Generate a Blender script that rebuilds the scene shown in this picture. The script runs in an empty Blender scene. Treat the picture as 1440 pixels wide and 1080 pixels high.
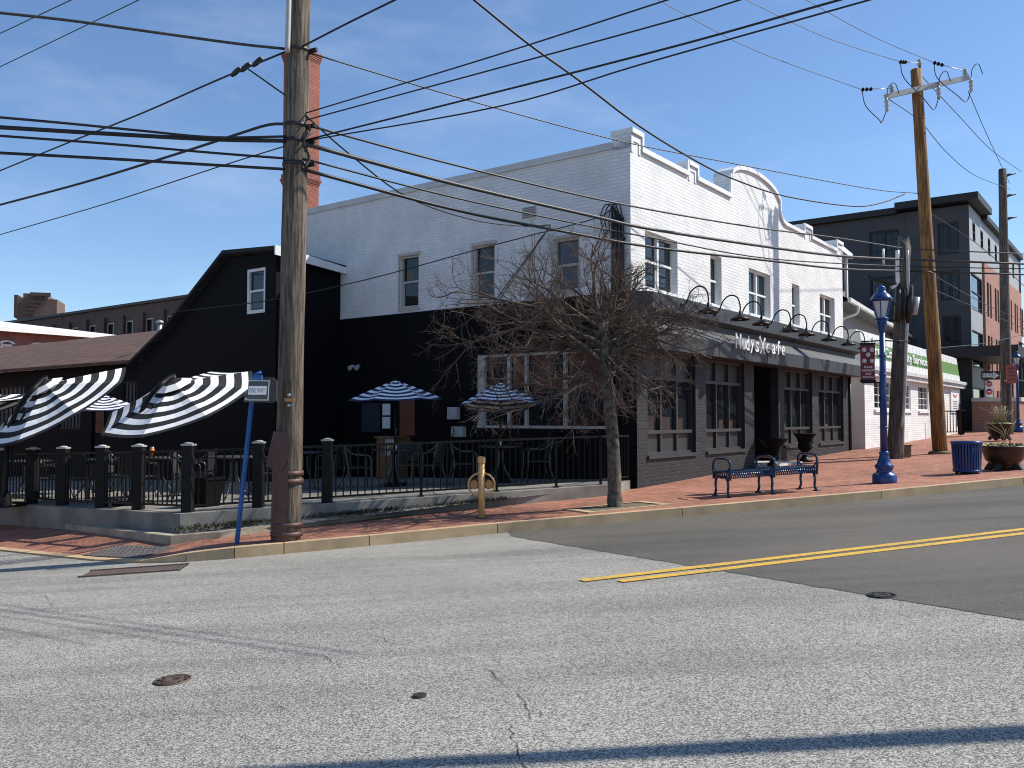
import bpy, math, random
from math import sin, cos, radians, pi, hypot, atan2, sqrt, atan
from mathutils import Vector, Matrix
random.seed(7)
S = bpy.context.scene
COL = S.collection

# ------------------------------------------------------------------ camera model (used to measure positions)
F = 1220.0; HOR = 588.0; CH = 1.65
PITCH = atan((HOR - 540) / F); CP, SP = cos(PITCH), sin(PITCH)
def ray(px, py):
    x = (px - 720) / F; v = -(py - 540) / F
    return (x, CP - v * SP, SP + v * CP)
GAZ = radians(98); GSL = .0485; G0 = (-2.95, 11.43, .05); TL = 50.0
def gt(x, y): return (x - G0[0]) * sin(GAZ) + (y - G0[1]) * cos(GAZ)
def gz(x, y): return G0[2] + GSL * max(-TL, min(TL, gt(x, y)))
def ground(px, py, dz=0):
    d = ray(px, py)
    a = d[2] - GSL * (d[0] * sin(GAZ) + d[1] * cos(GAZ))
    t = (gz(0, 0) + dz - CH) / a
    return Vector((t * d[0], t * d[1], CH + t * d[2]))
def at(px, py, D):
    d = ray(px, py); t = D / d[1]
    return Vector((t * d[0], D, CH + t * d[2]))
def vplane(px, py, P, Q):
    ax, ay = Q[0] - P[0], Q[1] - P[1]; n = (ay, -ax); d = ray(px, py)
    t = (P[0] * n[0] + P[1] * n[1]) / (d[0] * n[0] + d[1] * n[1])
    return Vector((t * d[0], t * d[1], CH + t * d[2]))

# ------------------------------------------------------------------ materials
def newmat(name):
    m = bpy.data.materials.new(name); m.use_nodes = True
    nt = m.node_tree; b = nt.nodes['Principled BSDF']
    return m, nt, b
def N(nt, t, **k):
    n = nt.nodes.new(t)
    for a, v in k.items():
        if a in n.inputs: n.inputs[a].default_value = v
        else: setattr(n, a, v)
    return n
def L(nt, a, b): nt.links.new(a, b)
def rgb(c): return (c[0], c[1], c[2], 1)
def ramp(nt, fac, stops):
    r = nt.nodes.new('ShaderNodeValToRGB'); e = r.color_ramp.elements
    while len(e) < len(stops): e.new(.5)
    for i, (p, c) in enumerate(stops):
        e[i].position = p; e[i].color = rgb(c) if len(c) == 3 else c
    L(nt, fac, r.inputs[0]); return r
def mixc(nt, fac, a, b, mode='MIX'):
    m = nt.nodes.new('ShaderNodeMix'); m.data_type = 'RGBA'; m.blend_type = mode
    if isinstance(fac, (int, float)): m.inputs[0].default_value = fac
    else: L(nt, fac, m.inputs[0])
    for s, i in ((a, 6), (b, 7)):
        if isinstance(s, (tuple, list)): m.inputs[i].default_value = rgb(s)
        else: L(nt, s, m.inputs[i])
    return m.outputs[2]
def coord(nt, kind='Object', scale=(1, 1, 1), rot=(0, 0, 0)):
    tc = nt.nodes.new('ShaderNodeTexCoord'); mp = nt.nodes.new('ShaderNodeMapping')
    mp.inputs['Scale'].default_value = scale; mp.inputs['Rotation'].default_value = rot
    L(nt, tc.outputs[kind], mp.inputs[0]); return mp.outputs[0]
def noise(nt, vec, scale, detail=4, rough=.6):
    n = N(nt, 'ShaderNodeTexNoise', Scale=scale, Detail=detail, Roughness=rough); L(nt, vec, n.inputs['Vector']); return n.outputs[0]
def bump(nt, b, h, strength, dist=.01, prev=None):
    n = N(nt, 'ShaderNodeBump', Strength=strength, Distance=dist); L(nt, h, n.inputs['Height'])
    if prev is not None: L(nt, prev, n.inputs['Normal'])
    L(nt, n.outputs[0], b.inputs['Normal']); return n.outputs[0]

def plain(name, col, rough=.6, var=.12, scale=6, metal=0, bmp=0, bscale=80, spec=.5):
    m, nt, b = newmat(name); v = coord(nt)
    f = noise(nt, v, scale)
    lo = tuple(c * (1 - var) for c in col); hi = tuple(min(1, c * (1 + var)) for c in col)
    r = ramp(nt, f, [(.3, lo), (.7, hi)])
    L(nt, r.outputs[0], b.inputs['Base Color'])
    b.inputs['Roughness'].default_value = rough; b.inputs['Metallic'].default_value = metal
    b.inputs['Specular IOR Level'].default_value = spec
    if bmp: bump(nt, b, noise(nt, v, bscale, 3), bmp, .004)
    return m
def wallvec(nt):
    tc = nt.nodes.new('ShaderNodeTexCoord'); sx = nt.nodes.new('ShaderNodeSeparateXYZ'); L(nt, tc.outputs['Object'], sx.inputs[0])
    ad = N(nt, 'ShaderNodeMath', operation='ADD'); L(nt, sx.outputs[0], ad.inputs[0]); L(nt, sx.outputs[1], ad.inputs[1])
    cb = nt.nodes.new('ShaderNodeCombineXYZ'); L(nt, ad.outputs[0], cb.inputs[0]); L(nt, sx.outputs[2], cb.inputs[1])
    return cb.outputs[0], tc.outputs['Object']
def brick(name, c1, c2, mortar, bw=.21, bh=.075, ms=.008, rough=.75, bmp=.6, stain=.25, spec=.4):
    m, nt, b = newmat(name); v, ov = wallvec(nt)
    # slight wobble so the courses are not ruler-straight
    nz = N(nt, 'ShaderNodeTexNoise', Scale=3.0, Detail=2); L(nt, ov, nz.inputs['Vector'])
    sc = N(nt, 'ShaderNodeVectorMath', operation='SCALE'); L(nt, nz.outputs[1], sc.inputs[0]); sc.inputs['Scale'].default_value = .012
    av = N(nt, 'ShaderNodeVectorMath', operation='ADD'); L(nt, v, av.inputs[0]); L(nt, sc.outputs[0], av.inputs[1])
    t = N(nt, 'ShaderNodeTexBrick', Scale=1.0); t.inputs['Brick Width'].default_value = bw; t.inputs['Row Height'].default_value = bh
    t.inputs['Mortar Size'].default_value = ms; t.inputs['Mortar Smooth'].default_value = .3
    t.inputs['Color1'].default_value = rgb(c1); t.inputs['Color2'].default_value = rgb(c2); t.inputs['Mortar'].default_value = rgb(mortar)
    L(nt, av.outputs[0], t.inputs['Vector'])
    n1 = noise(nt, ov, 1.3, 5, .65)
    r = ramp(nt, n1, [(.3, (1 - stain,) * 3), (.62, (1, 1, 1))])
    col = mixc(nt, 1.0, t.outputs['Color'], r.outputs[0], 'MULTIPLY')
    L(nt, col, b.inputs['Base Color']); b.inputs['Roughness'].default_value = rough; b.inputs['Specular IOR Level'].default_value = spec
    inv = N(nt, 'ShaderNodeMath', operation='SUBTRACT'); inv.inputs[0].default_value = 1; L(nt, t.outputs['Fac'], inv.inputs[1])
    n2 = noise(nt, ov, 26, 4); n3 = ramp(nt, noise(nt, ov, 2.6, 3), [(.35, (.15, .15, .15)), (.65, (1.2, 1.2, 1.2))])
    iv = N(nt, 'ShaderNodeMath', operation='MULTIPLY'); L(nt, inv.outputs[0], iv.inputs[0]); L(nt, n3.outputs[0], iv.inputs[1])
    ad = N(nt, 'ShaderNodeMath', operation='MULTIPLY_ADD'); L(nt, n2, ad.inputs[0]); ad.inputs[1].default_value = .9; L(nt, iv.outputs[0], ad.inputs[2])
    bump(nt, b, ad.outputs[0], bmp, .012)
    return m
def glass(name, col=(.012, .015, .018), rough=.02, spec=.42):
    m, nt, b = newmat(name); b.inputs['Base Color'].default_value = rgb(col); b.inputs['Roughness'].default_value = rough
    b.inputs['Specular IOR Level'].default_value = spec
    v = coord(nt); bump(nt, b, noise(nt, v, 1.2, 1), .06, .02)
    return m
def wood(name, dark, light, rough=.85, along='Z'):
    m, nt, b = newmat(name)
    v = coord(nt, 'Object', (9, 9, .5)); f = noise(nt, v, 3.0, 9, .75)
    v2 = coord(nt, 'Object', (1, 1, .35)); f2 = noise(nt, v2, 1.6, 4)
    r = ramp(nt, f, [(.36, tuple(a * .6 for a in dark)), (.45, dark), (.53, tuple((a + c) / 2 for a, c in zip(dark, light))), (.66, light)])
    r2 = ramp(nt, f2, [(.32, (.5, .46, .43)), (.66, (1.05, 1.04, 1.02))])
    L(nt, mixc(nt, 1, r.outputs[0], r2.outputs[0], 'MULTIPLY'), b.inputs['Base Color'])
    b.inputs['Roughness'].default_value = rough
    v3 = coord(nt, 'Object', (40, 40, 1.2)); f3 = noise(nt, v3, 1.0, 6, .7)
    bump(nt, b, f3, .9, .02); return m

def asphalt(name, lo, mid, hi, sp=55, contrast=(.3, .52, .72), rough=.9):
    m, nt, b = newmat(name); v = coord(nt)
    vor = N(nt, 'ShaderNodeTexVoronoi', Scale=sp); L(nt, v, vor.inputs['Vector'])
    sep = N(nt, 'ShaderNodeSeparateColor'); L(nt, vor.outputs['Color'], sep.inputs[0])
    fine = noise(nt, v, sp * 2.1, 3, .7)
    mx = N(nt, 'ShaderNodeMath', operation='MULTIPLY_ADD'); L(nt, sep.outputs[0], mx.inputs[0]); mx.inputs[1].default_value = .62
    hf = N(nt, 'ShaderNodeMath', operation='MULTIPLY'); L(nt, fine, hf.inputs[0]); hf.inputs[1].default_value = .42
    L(nt, hf.outputs[0], mx.inputs[2])
    r = ramp(nt, mx.outputs[0], [(contrast[0], lo), (contrast[1], mid), (contrast[2], hi)])
    big = noise(nt, v, .35, 5, .6); rb = ramp(nt, big, [(.3, (.78, .78, .79)), (.68, (1.07, 1.06, 1.04))])
    vs = coord(nt, 'Object', (.12, 1.6, 1), (0, 0, radians(-20))); st = noise(nt, vs, 1.1, 4, .55)
    rs = ramp(nt, st, [(.36, (.8, .8, .81)), (.5, (1, 1, 1))])
    c = mixc(nt, 1, r.outputs[0], rb.outputs[0], 'MULTIPLY'); c = mixc(nt, 1, c, rs.outputs[0], 'MULTIPLY')
    vs2 = coord(nt, 'Object', (.1, 1.3, 1), (0, 0, radians(52))); st2 = noise(nt, vs2, 1.0, 3, .5)
    rs2 = ramp(nt, st2, [(.33, (.8, .8, .8)), (.44, (1, 1, 1))])
    c = mixc(nt, 1, c, rs2.outputs[0], 'MULTIPLY')
    L(nt, c, b.inputs['Base Color']); b.inputs['Roughness'].default_value = rough
    bump(nt, b, mx.outputs[0], .55, .012); return m

def paving(name):
    m, nt, b = newmat(name); v = coord(nt, 'Object', (1, 1, 1), (0, 0, radians(-20)))
    t = N(nt, 'ShaderNodeTexBrick', Scale=1.0); t.inputs['Brick Width'].default_value = .205; t.inputs['Row Height'].default_value = .1
    t.inputs['Mortar Size'].default_value = .004; t.inputs['Color1'].default_value = (.46, .2, .125, 1); t.inputs['Color2'].default_value = (.3, .125, .08, 1)
    t.inputs['Mortar'].default_value = (.13, .09, .07, 1); L(nt, v, t.inputs['Vector'])
    n1 = noise(nt, v, .9, 5, .65); r = ramp(nt, n1, [(.3, (.66, .64, .62)), (.7, (1.12, 1.1, 1.08))])
    n2 = noise(nt, v, 7, 4, .7); r2 = ramp(nt, n2, [(.3, (.74, .74, .74)), (.7, (1.15, 1.12, 1.1))])
    c = mixc(nt, 1, t.outputs[0], r.outputs[0], 'MULTIPLY'); c = mixc(nt, 1, c, r2.outputs[0], 'MULTIPLY')
    L(nt, c, b.inputs['Base Color']); b.inputs['Roughness'].default_value = .85
    inv = N(nt, 'ShaderNodeMath', operation='SUBTRACT'); inv.inputs[0].default_value = 1; L(nt, t.outputs['Fac'], inv.inputs[1])
    ad = N(nt, 'ShaderNodeMath', operation='MULTIPLY_ADD'); L(nt, n2, ad.inputs[0]); ad.inputs[1].default_value = 1.2; L(nt, inv.outputs[0], ad.inputs[2])
    bump(nt, b, ad.outputs[0], .7, .012); return m
def shingle(name, col):
    m, nt, b = newmat(name); v, ov = wallvec(nt)
    t = N(nt, 'ShaderNodeTexBrick', Scale=1.0); t.inputs['Brick Width'].default_value = .3; t.inputs['Row Height'].default_value = .085
    t.inputs['Mortar Size'].default_value = .006
    t.inputs['Color1'].default_value = rgb(col); t.inputs['Color2'].default_value = rgb(tuple(c * .6 for c in col)); t.inputs['Mortar'].default_value = rgb(tuple(c * .35 for c in col))
    L(nt, v, t.inputs['Vector']); n1 = noise(nt, ov, 18, 4); r = ramp(nt, n1, [(.3, (.7, .7, .7)), (.7, (1.15, 1.15, 1.15))])
    L(nt, mixc(nt, 1, t.outputs[0], r.outputs[0], 'MULTIPLY'), b.inputs['Base Color']); b.inputs['Roughness'].default_value = .95
    bump(nt, b, t.outputs['Fac'], -.5, .01); return m

M = {}
M['white_brick'] = brick('white painted brick', (.82, .82, .8), (.77, .77, .755), (.73, .73, .715), stain=.2, bmp=.85, ms=.01)
M['grey_brick'] = brick('dark grey painted brick', (.029, .0295, .031), (.023, .0235, .025), (.016, .016, .017), stain=.25, bmp=.8, rough=.6)
M['black_brick'] = brick('black painted brick', (.007, .007, .0075), (.0055, .0055, .006), (.004, .004, .004), stain=.2, bmp=.7, rough=.75, spec=.12)
M['red_brick'] = brick('red brick', (.36, .11, .07), (.26, .085, .055), (.3, .25, .22), stain=.35)
M['chimney_brick'] = brick('orange red brick', (.42, .11, .065), (.3, .08, .05), (.13, .08, .065), bw=.3, bh=.115, ms=.018)
M['dark_brick'] = brick('old dark brick', (.12, .07, .055), (.08, .05, .04), (.1, .08, .07), stain=.4)
M['apt_brick'] = brick('orange brick', (.42, .17, .11), (.34, .13, .085), (.4, .33, .28), stain=.2)
M['grey_paint'] = plain('grey painted timber', (.038, .0385, .04), .5, .15, 3)
M['grey_panel'] = plain('grey panel paint', (.034, .034, .035), .45, .1, 2)
M['black_paint'] = plain('black paint', (.0045, .0045, .005), .7, .2, 4, spec=.12)
M['black_metal'] = plain('black powder coat', (.007, .007, .007), .45, .2, 8, spec=.2)
M['post_paint'] = plain('weathered black timber', (.01, .0098, .0096), .65, .35, 5, bmp=.2, spec=.2)
M['cap_pale'] = plain('pale post cap', (.42, .4, .37), .5, .1)
M['white_trim'] = plain('white trim', (.74, .74, .73), .5, .08, 3)
M['cream_trim'] = plain('beige trim', (.45, .41, .36), .55, .1, 3)
M['grey_white'] = plain('off white trim', (.55, .55, .54), .55, .12, 2)
M['glass'] = glass('window glass')
M['glass_blind'] = plain('closed blind behind glass', (.05, .06, .075), .2, .1, 1)
M['concrete'] = plain('weathered concrete', (.2, .19, .168), .9, .35, 1.6, bmp=.5, bscale=60)
M['kerb'] = plain('tan kerb concrete', (.46, .33, .19), .9, .2, 2.5, bmp=.4, bscale=90)
M['pale_concrete'] = plain('pale concrete', (.5, .47, .42), .9, .15, 2, bmp=.3)
M['worn_edging'] = plain('worn tan edging', (.33, .29, .22), .9, .3, 3, bmp=.4)
M['paver'] = paving('brick paving')
M['road_old'] = asphalt('old pale asphalt', (.08, .078, .07), (.228, .222, .2), (.54, .525, .475), 150, (.27, .5, .76))
M['road_new'] = asphalt('newer brown grey asphalt', (.062, .056, .047), (.1, .092, .078), (.17, .155, .13), 150, (.25, .5, .8))
M['yellow'] = plain('yellow road paint', (.62, .36, .035), .8, .25, 9)
def worn_paint(name, col, under):
    m, nt, b = newmat(name); v = coord(nt); f = noise(nt, v, 28, 6, .75); f2 = noise(nt, v, 2.2, 3)
    mu = N(nt, 'ShaderNodeMath', operation='MULTIPLY_ADD'); L(nt, f2, mu.inputs[0]); mu.inputs[1].default_value = .35; L(nt, f, mu.inputs[2])
    r = ramp(nt, mu.outputs[0], [(.5, under), (.58, tuple((a + c) / 2 for a, c in zip(col, under))), (.68, col)])
    L(nt, r.outputs[0], b.inputs['Base Color']); b.inputs['Roughness'].default_value = .85; bump(nt, b, f, .4, .006); return m
M['yellow'] = worn_paint('worn yellow road paint', (.6, .36, .045), (.2, .17, .1))
M['crack'] = plain('crack in asphalt', (.025, .025, .025), .95)
M['iron'] = plain('rusty cast iron', (.07, .045, .035), .7, .4, 14, bmp=.5, bscale=120)
M['iron_light'] = plain('worn cast iron bars', (.15, .1, .08), .6, .3, 10)
M['dome'] = plain('dark paver dome tile', (.1, .09, .085), .8, .3, 12)
M['soil'] = plain('dry soil', (.14, .11, .07), 1, .4, 12, bmp=1, bscale=60)
M['gravel'] = asphalt('grey gravel', (.03, .03, .027), (.16, .155, .14), (.42, .4, .37), 40)
M['weed'] = plain('dark dry weeds', (.04, .04, .022), .9, .5, 20)
M['old_wood'] = wood('weathered pole wood', (.075, .055, .04), (.27, .225, .175))
M['new_wood'] = wood('tan treated pole wood', (.17, .075, .02), (.45, .25, .09))
M['grey_wood'] = wood('grey old pole wood', (.06, .055, .048), (.2, .185, .165))
M['bark'] = plain('tree bark', (.095, .078, .06), .95, .8, 12, bmp=1.4, bscale=22)
M['twig'] = plain('reddish brown twigs', (.098, .066, .053), .9, .4, 4)
M['casing'] = plain('maroon brown steel casing', (.075, .032, .026), .55, .3, 7)
M['cable'] = plain('black cable sheath', (.012, .012, .013), .5, .2, 5)
M['cable_grey'] = plain('grey cable sheath', (.04, .04, .04), .5, .4, 20)
M['steel'] = plain('galvanised steel', (.42, .43, .44), .4, .15, 8, metal=.7)
M['grey_plastic'] = plain('grey plastic', (.4, .4, .38), .5, .1)
M['fibre_grey'] = plain('grey crossarm', (.38, .38, .37), .6, .1)
M['blue_paint'] = plain('blue enamel paint', (.008, .043, .165), .28, .12, 4)
M['sign_blue'] = plain('bright blue sign post', (.012, .085, .29), .5, .2, 5)
M['navy_metal'] = plain('glossy navy steel', (.008, .028, .078), .16, .1, 3)
M['ochre'] = plain('ochre paint', (.56, .33, .115), .45, .14, 6)
M['ochre_dark'] = plain('faded orange ochre paint', (.42, .2, .06), .5, .2, 10)
M['frost'] = plain('frosted lamp glass', (.62, .62, .6), .3, .05)
M['bowl'] = plain('dark brown resin', (.026, .014, .01), .35, .2, 4)
M['flower'] = plain('yellow pansy petals', (.6, .5, .12), .7, .2)
M['flower_dark'] = plain('dark plum petals', (.05, .02, .06), .7, .2)
M['leaf'] = plain('green leaves', (.07, .1, .03), .7, .3)
M['stalk'] = plain('dry straw stalks', (.3, .26, .14), .9, .2)
M['fabric_white'] = plain('white umbrella cloth', (.8, .8, .79), .85, .04, 3)
M['fabric_black'] = plain('black umbrella cloth', (.012, .012, .013), .9, .15, 3)
M['fabric_navy'] = plain('navy umbrella cloth', (.018, .024, .075), .85, .1, 3)
M['sign_white'] = plain('white sign face', (.8, .8, .79), .4, .03)
M['sign_black'] = plain('black sign face', (.015, .015, .016), .4, .1)
M['sign_red'] = plain('red sign face', (.5, .03, .035), .4, .05)
M['banner'] = plain('dark red banner cloth', (.19, .018, .025), .8, .1, 3)
M['plaque'] = plain('rust red plaque', (.3, .07, .04), .6, .1)
M['green_sign'] = plain('green metal cladding', (.12, .235, .065), .5, .08)
M['clad_white'] = plain('white ribbed cladding', (.66, .66, .65), .5, .06)
M['shade_wall'] = plain('grey beige render', (.6, .57, .54), .8, .06, 2)
M['dusty_glass'] = plain('dusty curtained glass', (.07, .075, .08), .35, .3, 2, spec=.3)
M['tower_brick'] = brick('weathered tower brick', (.2, .12, .09), (.15, .09, .07), (.16, .12, .1))
M['mill_brick'] = brick('sooty mill brick', (.1, .062, .05), (.07, .046, .038), (.08, .065, .055), stain=.4)
M['roof_brown'] = shingle('brown shingles', (.16, .088, .06))
M['roof_grey'] = shingle('charcoal shingles', (.035, .035, .038))
M['roof_white'] = plain('white metal roof', (.78, .77, .74), .5, .06, 1)
M['roof_flat'] = plain('flat roof membrane', (.2, .2, .2), .9)
M['apt_dark'] = plain('charcoal cladding', (.048, .05, .054), .6, .12, 1)
M['apt_light'] = plain('light grey cladding', (.32, .33, .34), .6, .08, 1)
M['apt_black'] = plain('near black cornice', (.012, .012, .013), .6)
M['house_wall'] = plain('dusky grey siding', (.2, .2, .19), .8, .1, 2)
M['seat'] = plain('charcoal mesh seat', (.02, .02, .02), .6)
M['chair_metal'] = plain('pale grey metal tube', (.1, .1, .1), .3, .2, 10, metal=.6)
M['table_top'] = plain('dark slatted table top', (.05, .045, .045), .4, .2, 8)
M['orange'] = plain('orange glass lantern', (.5, .17, .04), .4)
M['paper'] = plain('white paper', (.72, .72, .7), .7, .04)
M['wood_panel'] = plain('brown timber', (.16, .075, .03), .5, .3, 6)

# ------------------------------------------------------------------ mesh builder
class MB:
    def __init__(self): self.v = []; self.f = []; self.mi = []; self.sm = []
    def quad(self, pts, mi=0, sm=False):
        b = len(self.v); self.v += [tuple(p) for p in pts]; self.f.append(tuple(range(b, b + len(pts)))); self.mi.append(mi); self.sm.append(sm)
    def box(self, x0, x1, y0, y1, z0, z1, mi=0, fn=None):
        P = [(x, y, z) for z in (z0, z1) for y in (y0, y1) for x in (x0, x1)]
        if fn: P = [fn(*p) for p in P]
        b = len(self.v); self.v += [tuple(p) for p in P]
        for q in ((0, 2, 3, 1), (4, 5, 7, 6), (0, 1, 5, 4), (2, 6, 7, 3), (0, 4, 6, 2), (1, 3, 7, 5)):
            self.f.append(tuple(b + i for i in q)); self.mi.append(mi); self.sm.append(False)
    def bar(self, p, q, w, h, up=(0, 0, 1), mi=0):
        p, q = Vector(p), Vector(q); d = (q - p).normalized(); u = Vector(up)
        s = d.cross(u)
        if s.length < 1e-4: s = d.cross(Vector((1, 0, 0)))
        s.normalize(); u = s.cross(d)
        P = [a + s * (w / 2) * i + u * (h / 2) * j for a in (p, q) for j in (-1, 1) for i in (-1, 1)]
        b = len(self.v); self.v += [tuple(x) for x in P]
        for k in ((0, 1, 3, 2), (4, 6, 7, 5), (0, 4, 5, 1), (2, 3, 7, 6), (0, 2, 6, 4), (1, 5, 7, 3)):
            self.f.append(tuple(b + i for i in k)); self.mi.append(mi); self.sm.append(False)
    def tube(self, pts, r, n=8, caps=True, mi=0, sm=True):
        pts = [Vector(p) for p in pts]; m = len(pts)
        rr = r if isinstance(r, (list, tuple)) else [r] * m
        t0 = (pts[1] - pts[0]).normalized()
        u = t0.orthogonal().normalized(); b = len(self.v)
        for i in range(m):
            t = (pts[min(i + 1, m - 1)] - pts[max(i - 1, 0)])
            if t.length < 1e-9: t = t0
            t.normalize(); u = (u - t * u.dot(t))
            if u.length < 1e-6: u = t.orthogonal()
            u.normalize(); w = t.cross(u)
            for k in range(n):
                a = 2 * pi * k / n; p = pts[i] + (u * cos(a) + w * sin(a)) * rr[i]; self.v.append(tuple(p))
        for i in range(m - 1):
            for k in range(n):
                a, c = b + i * n + k, b + i * n + (k + 1) % n
                self.f.append((a, c, c + n, a + n)); self.mi.append(mi); self.sm.append(sm)
        if caps and n > 2:
            self.f.append(tuple(b + k for k in reversed(range(n)))); self.mi.append(mi); self.sm.append(False)
            self.f.append(tuple(b + (m - 1) * n + k for k in range(n))); self.mi.append(mi); self.sm.append(False)
    def lathe(self, prof, n=24, c=(0, 0, 0), mi=0, sm=True, caps=True):
        b = len(self.v); m = len(prof)
        for r, z in prof:
            for k in range(n):
                a = 2 * pi * k / n; self.v.append((c[0] + r * cos(a), c[1] + r * sin(a), c[2] + z))
        for i in range(m - 1):
            for k in range(n):
                a, d = b + i * n + k, b + i * n + (k + 1) % n
                self.f.append((a, d, d + n, a + n)); self.mi.append(mi); self.sm.append(sm)
        if caps:
            self.f.append(tuple(b + k for k in reversed(range(n)))); self.mi.append(mi); self.sm.append(False)
            self.f.append(tuple(b + (m - 1) * n + k for k in range(n))); self.mi.append(mi); self.sm.append(False)
    def prism(self, poly, fn, d0, d1, mi=0):
        n = len(poly); b = len(self.v)
        for d in (d0, d1):
            for p in poly: self.v.append(tuple(fn(p[0], p[1], d)))
        self.f.append(tuple(b + i for i in range(n))); self.f.append(tuple(b + n + i for i in reversed(range(n))))
        self.mi += [mi, mi]; self.sm += [False, False]
        for i in range(n):
            j = (i + 1) % n; self.f.append((b + i, b + n + i, b + n + j, b + j)); self.mi.append(mi); self.sm.append(False)
    def build(self, name, mats, parent=None, label=None, cat=None, group=None, kind=None, bevel=0):
        if not isinstance(mats, (list, tuple)): mats = [mats]
        me = bpy.data.meshes.new(name); me.from_pydata(self.v, [], self.f)
        for m in mats: me.materials.append(M[m] if isinstance(m, str) else m)
        me.polygons.foreach_set('material_index', self.mi); me.polygons.foreach_set('use_smooth', self.sm)
        me.update(); me.validate()
        import bmesh
        bm = bmesh.new(); bm.from_mesh(me); bmesh.ops.recalc_face_normals(bm, faces=bm.faces); bm.to_mesh(me); bm.free()
        o = bpy.data.objects.new(name, me); COL.objects.link(o)
        if parent: o.parent = parent
        if bevel:
            md = o.modifiers.new('bevel', 'BEVEL'); md.width = bevel; md.segments = 2; md.limit_method = 'ANGLE'; md.angle_limit = radians(40)
        tag(o, label, cat, group, kind); return o
def tag(o, label=None, cat=None, group=None, kind=None):
    if label: o['label'] = label
    if cat: o['category'] = cat
    if group: o['group'] = group
    if kind: o['kind'] = kind
    return o
def thing(name, label, cat, loc=(0, 0, 0), rz=0, group=None):
    o = bpy.data.objects.new(name, None); COL.objects.link(o); o.location = loc; o.rotation_euler = (0, 0, rz)
    o.empty_display_size = .2
    return tag(o, label, cat, group)
def dup(root, loc, rz, label, group=None):
    r = root.copy(); COL.objects.link(r); r.location = loc; r.rotation_euler = (0, 0, rz); r['label'] = label
    if group: r['group'] = group
    for ch in list(root.children):
        c = ch.copy(); COL.objects.link(c); c.parent = r
        for g in ch.children:
            d = g.copy(); COL.objects.link(d); d.parent = c
    return r
def catmull(P, n=6):
    P = [Vector(p) for p in P]
    if len(P) < 3: return P
    out = []; Q = [P[0] * 2 - P[1]] + P + [P[-1] * 2 - P[-2]]
    for i in range(1, len(Q) - 2):
        a, b, c, d = Q[i - 1:i + 3]
        for k in range(n):
            t = k / n
            out.append(.5 * (2 * b + (c - a) * t + (2 * a - 5 * b + 4 * c - d) * t * t + (3 * b - a - 3 * c + d) * t ** 3))
    out.append(P[-1]); return out
def textmesh(name, txt, size, mat, parent, loc, rot, extrude=.01, align='CENTER', sx=1.0, bold=0.0):
    cu = bpy.data.curves.new(name, 'FONT'); cu.body = txt; cu.size = size; cu.extrude = extrude; cu.align_x = align; cu.resolution_u = 3; cu.offset = bold
    o = bpy.data.objects.new(name, cu); COL.objects.link(o)
    dg = bpy.context.evaluated_depsgraph_get(); me = bpy.data.meshes.new_from_object(o.evaluated_get(dg)); bpy.data.objects.remove(o)
    me.materials.clear(); me.materials.append(M[mat])
    q = bpy.data.objects.new(name, me); COL.objects.link(q); q.parent = parent; q.location = loc; q.rotation_euler = rot; q.scale = (sx, 1, 1)
    return q

# wall with rectangular openings; mp(u, v, depth) -> local xyz, depth grows inward
def wall(mb, mp, u0, u1, v0, v1, ops, rev=.14, mi=0):
    us = sorted({u0, u1} | {u for o in ops for u in o[:2] if u0 < u < u1}); vs = sorted({v0, v1} | {v for o in ops for v in o[2:] if v0 < v < v1})
    for a, b in zip(us, us[1:]):
        for c, d in zip(vs, vs[1:]):
            mu, mv = (a + b) / 2, (c + d) / 2
            if any(o[0] < mu < o[1] and o[2] < mv < o[3] for o in ops): continue
            mb.quad([mp(a, c, 0), mp(b, c, 0), mp(b, d, 0), mp(a, d, 0)], mi)
    for o in ops:
        a, b, c, d = o
        for p, q in (((a, c), (b, c)), ((b, c), (b, d)), ((b, d), (a, d)), ((a, d), (a, c))):
            mb.quad([mp(p[0], p[1], 0), mp(q[0], q[1], 0), mp(q[0], q[1], rev), mp(p[0], p[1], rev)], mi)
def mbox(mb, mp, u0, u1, v0, v1, d0, d1, mi=0): mb.box(u0, u1, v0, v1, d0, d1, mi, fn=mp)

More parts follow.
